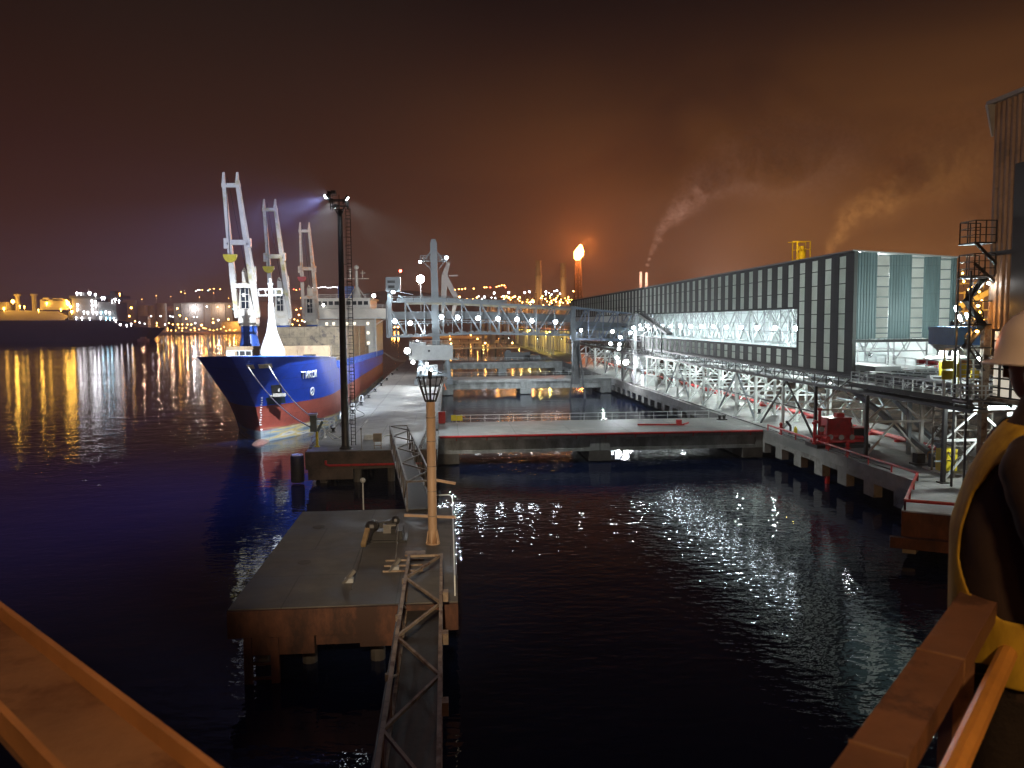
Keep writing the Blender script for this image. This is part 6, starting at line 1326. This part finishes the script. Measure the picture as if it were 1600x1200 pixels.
def farlamp(px, py, kind, r, Y, group, label, ground=3):
    c = PY(px, py, Y); key = (kind, round(r, 1), group)
    if key not in PRO:
        mt = dict(s=E_far_s, w=E_far_w, a=E_far_a, r=E_far_r, c=E_far_c)[kind]; m = MB(); m.ball((0, 0, 0), r, n=6, k=4); m.cur = 1; m.bar((0, 0, -.2*r), (0, 0, -5*r), .3*r); o = m.build('shore_lamp', [mt, darksteel])
        PRO[key] = o
    else: o = PRO[key].copy(); C.objects.link(o)
    o.location = c; return tag(o, label, 'lamp', group)
rng = random.Random(3)
gs = 'lamps along the far shore'
def lab(k): return {'s': 'small orange lamp on the far shore', 'w': 'small white lamp on the far shore', 'a': 'small amber lamp on the far shore', 'r': 'small red lamp on the far shore', 'c': 'small blue lamp on the far shore'}[k]
S = [(205, 481, 'a', 3.4), (190, 480, 's', 2.4), (194, 494, 's', 2.6), (202, 494, 's', 2.6), (236, 494, 'w', 2), (251, 494, 'w', 2), (266, 494, 'w', 2), (270, 495, 'w', 1.8), (277, 482, 's', 2.6), (281, 493, 'a', 2.8), (291, 498, 's', 2.2), (245, 505, 's', 1.8), (258, 507, 'w', 1.8), (264, 505, 's', 1.6), (270, 507, 's', 1.6), (278, 507, 'a', 2.5), (285, 507, 's', 1.8), (293, 507, 's', 1.8), (299, 507, 's', 2), (305, 505, 'w', 2.2), (315, 508, 's', 3), (243, 513, 's', 1.6), (285, 513, 's', 1.6), (304, 513, 's', 1.6), (333, 504, 's', 2.6), (341, 500, 'w', 2.6), (357, 499, 's', 2.4), (303, 495, 'w', 1.4), (308, 495, 'w', 1.4), (211, 502, 's', 1.8), (218, 504, 'w', 1.7), (226, 506, 'w', 1.5), (245, 509, 's', 1.4), (372, 492, 's', 1.6), (376, 490, 's', 1.6), (373, 480, 's', 1.5), (382, 480, 's', 1.3), (305, 479, 'w', 2), (323, 479, 'w', 1.8), (340, 480, 's', 1.8), (358, 479, 's', 1.6), (333, 498, 's', 1.3), (320, 513, 's', 1.2), (262, 513, 's', 1.2), (350, 511, 's', 1.4), (365, 483, 'c', 1.8), (370, 483, 'w', 1.2)]
for px, py, k, r in S: farlamp(px, py, k, r*.62, 1640, gs, lab(k))
for px, py, k, r in [(463, 484, 's', 2), (467, 492, 's', 2.2), (472, 501, 's', 2.4), (476, 503, 'w', 2), (465, 501, 's', 1.8), (460, 499, 's', 1.6), (470, 482, 's', 1.4), (480, 488, 's', 1.3), (457, 507, 's', 1.6), (468, 508, 's', 1.6), (480, 508, 's', 1.8)]: farlamp(px, py, k, r*.7, 1800, gs, lab(k))
for px in range(238, 395, 6):
    farlamp(px+rng.uniform(-2, 2), 515+rng.uniform(-3, 2), rng.choice('ssa'), .7, 1600, gs, lab('s'))
for px, py, k, r in [(616, 511, 's', 3.2), (622, 511, 's', 3.2), (612, 511, 'a', 2)]: farlamp(px, py, k, r*.7, 1900, gs, lab(k))
gh = 'lamps high on the far hillside'
for px, py, k in [(306, 455, 'w'), (309, 453, 'w'), (312, 453, 'w'), (316, 453, 's'), (328, 452, 's'), (334, 451, 's'), (325, 454, 'c'), (344, 452, 's'), (362, 454, 's'), (367, 454, 's'), (283, 456, 's'), (459, 452, 'r'), (463, 453, 's'), (468, 452, 'r'), (472, 452, 's'), (484, 449, 's'), (489, 450, 'w')]+[(493+i*2.6, 449+.5*math.sin(i), 'w') for i in range(14)]:
    farlamp(px, py, k, 1.0, 2390, gh, {'w': 'white pinprick lamp on the far hillside', 's': 'orange pinprick lamp on the far hillside', 'r': 'red pinprick lamp on the far hillside', 'c': 'blue pinprick lamp on the far hillside'}[k])
for px, py, k in [(711, 453, 's'), (717, 452, 's'), (722, 452, 's'), (727, 451, 's'), (740, 451, 's'), (757, 449, 's'), (760, 449, 's'), (766, 449, 'r'), (776, 448, 's'), (780, 447, 's'), (784, 446, 's'), (788, 446, 's'), (790, 449, 'r'), (706, 457, 's'), (718, 464, 's')]:
    farlamp(px, py, k, 1.5, 2390, gh, {'w': 'white pinprick lamp on the far hillside', 's': 'orange pinprick lamp on the far hillside', 'r': 'red pinprick lamp on the far hillside'}[k])
k0 = None
for i in range(16):  # masts added to brighten the hillside, each with a light above its lens
    px = 222+i*22.5; Y = 2080+(i*137 % 260)
    p = PY(px, 470, Y); z = hf(p.x, Y)
    if k0 is None:
        k0 = thing('hill_fill_mast', 'added fill light mast brightening the dark far hillside', 'light mast', (p.x, Y, z), 'added fill light masts on the far hillside'); m = MB(); m.bar((p.x, Y, z-2), (p.x, Y, z+30), .7, .7, .4, .4); m.build('pole', oilsteel, k0); m = MB(); m.ball((p.x, Y-1, z+30), .5, n=6, k=4); m.build('lens', E_far_s, k0); lamp((p.x, Y-6, z+36), 30000, (1, .56, .34), k0, 1)
    else: dup(k0, (p.x, Y, z))
# ------------------------------------------------------------------ works behind the shed: stacks, flare, lit plant
def stack(px, py0, Y, r, label, group=None, base=4):
    c = PY(px, py0, Y); t = thing('chimney_stack', label, 'chimney', (c.x, Y, base), group); m = MB(); m.lathe((c.x, Y, base), [(r*1.35, 0), (r, c.z-base-1), (r*1.12, c.z-base-.9), (r*1.1, c.z-base)], 16); m.build('shaft', oilsteel, t, False)
    m = MB(); 
    for k in (.55, .8): m.lathe((c.x, Y, base+(c.z-base)*k), [(r*1.5, 0), (r*1.5, r*.3)], 14)
    m.build('gallery', oilsteel, t)
    lamp((c.x-9, Y-26, lerp(base, c.z, .55)), 26000*(Y/700)**1.2, (1, .48, .14) if Y < 900 else (1, .6, .45), t, 1); return c
stack(841, 407, 690, 2.4, 'tall brown chimney stack, leftmost of those left of the flare'); stack(880, 411, 720, 2.5, 'tall brown chimney stack just left of the flare tower')
stack(1001, 425, 1150, 2.0, 'thin pale chimney behind the shed, left of the smoking one'); cs = stack(1010, 426, 1150, 2.0, 'thin pale chimney behind the shed giving off smoke')
Yf = 760; fl = PY(903, 402, Yf); t = thing('flare_tower', 'lattice flare tower with a burning orange flame on top', 'flare stack', (fl.x, Yf, 4))
m = MB(); q_ = [(-3.1, -3.1), (3.1, -3.1), (3.1, 3.1), (-3.1, 3.1)]; top_ = fl.z-3; nseg = 16
for i in range(nseg):
    z0 = lerp(4, top_, i/nseg); z1 = lerp(4, top_, (i+1)/nseg); s0 = lerp(1.5, .72, i/nseg); s1 = lerp(1.5, .72, (i+1)/nseg)
    for a, b in zip(q_, q_[1:]+q_[:1]):
        A0 = (fl.x+a[0]*s0, Yf+a[1]*s0, z0); A1 = (fl.x+a[0]*s1, Yf+a[1]*s1, z1); B0 = (fl.x+b[0]*s0, Yf+b[1]*s0, z0); B1 = (fl.x+b[0]*s1, Yf+b[1]*s1, z1)
        m.bar(A0, A1, .6); m.bar(A0, B1, .4); m.bar(B0, A1, .4); m.bar(A1, B1, .4)
m.build('lattice', oilflare, t); m = MB(); m.lathe((fl.x, Yf, 4), [(.9, 0), (.9, fl.z-4.5), (1.8, fl.z-4), (1.8, fl.z-2.5)], 10); m.build('flare_pipe', oilflare, t)
m = MB(); pr_ = [(1.2, -3), (3.2, -1), (4.4, 2), (4.3, 5), (3.0, 8), (1.5, 10.5), (.1, 12)]; m.lathe((fl.x, Yf, fl.z), pr_, 14)
for v in m.v: h_ = v.z-fl.z; v.x += .22*max(0, h_)+.6*math.sin(h_*.9+v.y); v.y += .5*math.sin(h_*1.3+v.x)
m.build('flame', E_flame, t, True); lamp((fl.x+1.5, Yf-9, fl.z+9), FLARE, (1, .22, .04), t, 4)
# process plant: columns, racks, pipe bridges with many lamps
gp = 'process plant blocks behind the boom gallery'
for i, (px, py, w_, h_) in enumerate(((775, 477, 40, 14), (812, 478, 22, 20), (830, 476, 16, 26), (858, 478, 30, 16), (872, 476, 12, 24), (890, 478, 20, 16), (800, 480, 60, 8))):
    c = PY(px, py, 560+i*8); t = thing('process_unit', 'steel process unit with columns and pipe racks, lit orange, beyond the boom gallery', 'process plant', (c.x, c.y, 4), gp)
    m = MB()
    for k in range(4): x = c.x+w_*(k/3-.5)*.45; hh = h_*(.45+.3*((k*7+i*3) % 4)/3); m.lathe((x, c.y+4, 3), [(.9+.4*(k % 2), 0), (.9+.4*(k % 2), c.z+hh*.4-3), (.3, c.z+hh*.4-2.4)], 10)
    m.build('columns', oilsteel, t); m = MB()
    for z in (c.z-8, c.z-4, c.z, c.z+3): m.bar((c.x-w_*.24, c.y, z), (c.x+w_*.24, c.y, z), .5)
    for k in range(6): x = c.x+w_*(k/5-.5)*.48; m.bar((x, c.y, 3), (x, c.y, c.z+3.4), .4)
    m.build('pipe_rack', oilsteel, t); lamp((c.x, c.y-9, c.z-2), 3000, (1, .42, .08), t, 1)
gl = 'lamps of the works behind the boom gallery'
W = [(772, 458, 'w', 1.4), (795, 457, 'w', 1.4), (820, 457, 'w', 1.2), (827, 456, 'w', 1.4), (853, 456, 'w', 1.3), (870, 454, 'w', 1.2), (875, 459, 'w', 1), (858, 458, 'w', .7), (866, 455, 'w', .7), (862, 460, 'w', .8), (853, 460, 'w', .8), (896, 455, 's', 1), (718, 464, 's', 1.2), (748, 463, 'w', .7), (753, 467, 'w', .8), (757, 464, 'w', 1.2), (745, 465, 's', .8), (787, 463, 'w', 1), (795, 465, 's', 1.5), (803, 464, 's', 1), (793, 476, 's', 1.4), (800, 477, 's', 1.3), (833, 472, 'w', 1), (829, 472, 'w', .9), (811, 464, 's', .9), (852, 467, 's', 1.1), (855, 471, 's', .9), (868, 468, 's', 1), (875, 473, 's', 1), (845, 466, 's', .9), (862, 474, 's', .8), (887, 474, 's', .7), (768, 465, 'w', .6), (774, 466, 'w', .6), (730, 467, 's', .6), (723, 467, 's', .5), (739, 467, 's', .5), (705, 469, 'w', .5)]
for px, py, k, r in W: farlamp(px, py, k, r*.46, 545, gl, {'w': 'small white lamp of the lit works beyond the boom gallery', 's': 'small orange lamp of the lit works beyond the boom gallery'}[k])
for i in range(60):
    px = rng.choice((rng.uniform(782, 835), rng.uniform(846, 895))); farlamp(px, rng.uniform(462, 479), rng.choice('sssa'), .28, 540, gl, 'small orange lamp of the lit works beyond the boom gallery')
c = PY(772, 474, 640); t = thing('brown_tank_block', 'plain orange brown storage building beyond the boom gallery', 'storage building', (c.x, 640, 4)); m = MB(); m.box(c.x-5.5, c.x+5.5, 640, 650, 4, c.z+4); m.build('walls', pm('brown building sheet', (.4, .26, .16), .6, .15, .1), t); m = MB(); m.box(c.x-5.8, c.x+5.8, 639.7, 650.3, c.z+4.02, c.z+4.6); m.build('roof', oilsteel, t)
# yellow lit second shed along the jetty and the far walkways
t = thing('far_jetty_shed', 'amber lit open shed farther along the right jetty', 'shed', (52, 370, DZ))
m = MB(); m.box(56, 56.4, 352, 560, DZ, 15); m.build('back_wall', lngcover, t); m = MB(); m.box(45, 57, 352, 560, 14.6, 15.2); m.build('roof', roofm, t)
for y in range(354, 560, 9): MB().bar((47, y, DZ), (47, y, 14.6), .5).bar((47, y, 13), (50, y, 14.6), .3).build('column', lngcover, t); MB().bar((55.6, y, DZ), (55.6, y, 14.6), .5).build('column', lngcover, t)
for y in (380, 420, 470, 525): lamp((48.5, y, 13.6), 4500, (1, .72, .15), t, .5)
gw = 'amber lamps on the far walkways'
for i, Y in enumerate((470, 590, 760)):
    t = thing('far_walkway', ['nearest of three low walkways crossing the water beyond the bridges', 'middle one of three low walkways crossing the water beyond the bridges', 'farthest of three low walkways crossing the water beyond the bridges'][i], 'walkway', (25, Y, 0)); m = MB(); m.box(-6, 46, Y, Y+3, 3.2, 4); m.build('deck', lngcover, t); 
    for x in range(-4, 46, 8): MB().bar((x, Y+1, -1), (x, Y+1, 3.2), .8).build('pile', pilecon, t)
    m = MB(); railing(m, [(-6, Y+.2, 4), (46, Y+.2, 4)], 1.2, 3, .08); m.build('rail', lngcover, t)
    for x in (2, 22, 38): farlamp(*proj((x, Y-1, 6.5)), 's', .42, Y-1, gw, 'small amber lamp above a far walkway'); lamp((x, Y-2.5, 7.5), 450, (1, .58, .10), t, .3)
m = MB(); m.box(-40, 130, 905, 912, 1, 3.5); t_ = tag(m.build('far_breakwater', lngcover), 'low amber lit breakwater far beyond the walkways', 'breakwater')
for x in (0, 40, 80): lamp((x, 895, 12), 4000, (1, .58, .10), t_, .5)
# yellow crane head above the shed roof
c = PY(1252, 391, 300); t = thing('yellow_head_frame', 'yellow lit hoist frame showing above the shed roof', 'hoist frame', (c.x, 300, 4))
m = MB(); hw, hb_, ht = 2.6, PY(1252, 440, 300).z, PY(1252, 378, 300).z
for dx in (-hw, hw):
    for dy in (-2, 2): m.bar((c.x+dx, 300+dy, 4), (c.x+dx, 300+dy, ht), .35)
for z in (ht, c.z+.2, c.z-3.6):
    for dy in (-2, 2): m.bar((c.x-hw-(1.8 if z == ht else 0), 300+dy, z), (c.x+hw, 300+dy, z), .3)
m.build('frame', yellow, t); m = MB(); m.lathe((c.x+.3, 300, c.z-3.4), [(1.6, 0), (1.5, 2), (.8, 4), (.8, 5)], 10); m.bar((c.x-1.8, 300, c.z+2), (c.x+1.5, 300, c.z-1), .5); m.build('hoist', yellow, t); lamp((c.x-5, 292, c.z+1), 2600, (1, .66, .12), t, .3)
# lit plant far right behind the shed and stair
for i, (px, py) in enumerate(((1506, 440), (1512, 452), (1518, 466), (1510, 474), (1534, 470), (1528, 478), (1531, 488), (1524, 497), (1536, 500), (1504, 427), (1515, 460), (1520, 448), (1530, 456))): farlamp(px, py, 's' if i % 3 else 'a', .28, 190, 'lamps of the plant behind the tower stairs', 'small amber lamp of the plant seen beside the tower stairs')
c = PY(1520, 462, 200); t = thing('rear_plant', 'amber lit plant frame between the shed gable and the tower', 'process plant', (c.x, 200, 7)); m = MB()
for k in range(5): m.bar((c.x-5+k*2.6, 200, 6), (c.x-5+k*2.6, 200, c.z+1.2*k), .3)
for k in range(6): m.bar((c.x-5, 200, c.z-9+k*2.4), (c.x+6, 200, c.z-9+k*2.4+.6), .3)
m.bar((c.x-5, 199, c.z-3), (c.x+7, 199, c.z+2.6), 1.2, 1.4); m.build('frame', lngcover, t); lamp((c.x, 190, c.z-2), 5000, (1, .52, .08), t, .4)
# ------------------------------------------------------------------ smoke
def smoke(name, label, path, radii, dens, col, nscale, n, seed, light, lcol):
    """a drifting plume: soft round puffs along a bent path, thinning as it spreads"""
    rg = random.Random(seed); root = thing(name, label, None, path[0]); tag(root, kind='stuff'); del root['label']; root['label'] = label
    mt = bpy.data.materials.new(name+' vapour'); mt.use_nodes = True; nn = mt.node_tree.nodes; l = mt.node_tree.links; nn.clear()
    o = nn.new('ShaderNodeOutputMaterial'); v = nn.new('ShaderNodeVolumePrincipled'); l.new(v.outputs[0], o.inputs['Volume']); v.inputs['Color'].default_value = rgb(col)
    tc = nn.new('ShaderNodeTexCoord'); gr = nn.new('ShaderNodeTexGradient'); gr.gradient_type = 'SPHERICAL'; l.new(tc.outputs['Object'], gr.inputs[0])
    ge = nn.new('ShaderNodeNewGeometry'); no = nn.new('ShaderNodeTexNoise'); no.inputs['Scale'].default_value = nscale; no.inputs['Detail'].default_value = 5; no.inputs['Roughness'].default_value = .6; no.inputs['Distortion'].default_value = 1.2; l.new(ge.outputs['Position'], no.inputs['Vector'])
    mr = nn.new('ShaderNodeMapRange'); mr.inputs[1].default_value = .40; mr.inputs[2].default_value = .68; l.new(no.outputs['Fac'], mr.inputs[0])
    oi = nn.new('ShaderNodeObjectInfo'); m1 = nn.new('ShaderNodeMath'); m1.operation = 'MULTIPLY'; l.new(mr.outputs[0], m1.inputs[0]); l.new(gr.outputs['Fac'], m1.inputs[1])
    m2 = nn.new('ShaderNodeMath'); m2.operation = 'MULTIPLY'; l.new(m1.outputs[0], m2.inputs[0]); l.new(oi.outputs['Alpha'], m2.inputs[1])
    m3 = nn.new('ShaderNodeMath'); m3.operation = 'MULTIPLY'; l.new(m2.outputs[0], m3.inputs[0]); m3.inputs[1].default_value = dens; l.new(m3.outputs[0], v.inputs['Density'])
    first = None; K = len(path)-1
    for i in range(n):
        u = (i/(n-1))**.8*K; k = min(K-1, int(u)); p = lerp(V(path[k]), V(path[k+1]), u-k); r = lerp(radii[k], radii[k+1], u-k)
        if first is None: first = MB().ball((0, 0, 0), 1, n=16, k=10); q_ = first.build('smoke_puff', mt, None, True); pf = q_
        else: pf = q_.copy(); C.objects.link(pf)
        pf.parent = root; s_ = r*rg.uniform(.9, 1.35); pf.scale = (s_*rg.uniform(.9, 1.4), s_, s_*rg.uniform(.8, 1.1)); pf.rotation_euler = (0, rg.uniform(-.6, .3), 0)
        pf.location = p+V((rg.uniform(-.35, .35)*r, rg.uniform(-.4, .4)*r, rg.uniform(-.35, .35)*r))-V(path[0]); pf.color = (1, 1, 1, min(1.0, (radii[0]*1.15/r)**1.32))
    for p, e, aim, sp in light: lamp(p, e, lcol, root, 2, sp, aim, 1)  # unseen fill lights without fixtures, added to brighten the plume
    return root
def sm(pxs, Y): return [PY(a, b, Y) for a, b in pxs]
smoke('chimney_smoke', 'pale smoke drifting up from the thin chimney behind the shed', sm(((1010, 424), (1020, 388), (1038, 352), (1062, 325), (1098, 290), (1150, 255), (1225, 248), (1300, 240)), 1150), [2.2, 5.5, 10, 17, 30, 46, 60, 70], .10, (.96, .90, .86), .12, 54, 5, [(PY(1006, 462, 1120), 600000, PY(1030, 350, 1150), 100), (PY(1120, 478, 1000), 4200000, PY(1150, 255, 1150), 150)], (1, .56, .42))
smoke('shed_steam', 'brown steam rising behind the shed roof near the yellow hoist frame', sm(((1292, 408), (1303, 376), (1335, 335), (1375, 300), (1440, 262), (1510, 232)), 420), [2.0, 4, 8, 13, 20, 26], .13, (.96, .84, .70), .2, 34, 9, [(PY(1296, 432, 405), 34000, PY(1320, 350, 420), 100), (PY(1400, 450, 370), 330000, PY(1430, 270, 420), 150)], (1, .50, .16))
smoke('plant_steam', 'faint brown steam low over the gable end of the shed', sm(((1490, 402), (1496, 380), (1530, 350), (1580, 318)), 300), [1.2, 3, 6, 9], .14, (.8, .65, .5), .22, 16, 4, [(PY(1490, 430, 285), 30000, PY(1530, 350, 300), 80)], (1, .55, .2))
SC.view_settings.view_transform = 'Standard'; SC.view_settings.look = 'None'; SC.view_settings.exposure = 0; SC.view_settings.gamma = 1
SC.cycles.max_bounces = 6; SC.cycles.volume_bounces = 0; SC.cycles.transparent_max_bounces = 12; SC.cycles.sample_clamp_indirect = 6; SC.cycles.sample_clamp_direct = 0
SC.cycles.caustics_reflective = False; SC.cycles.volume_step_rate = 4; SC.cycles.volume_max_steps = 128
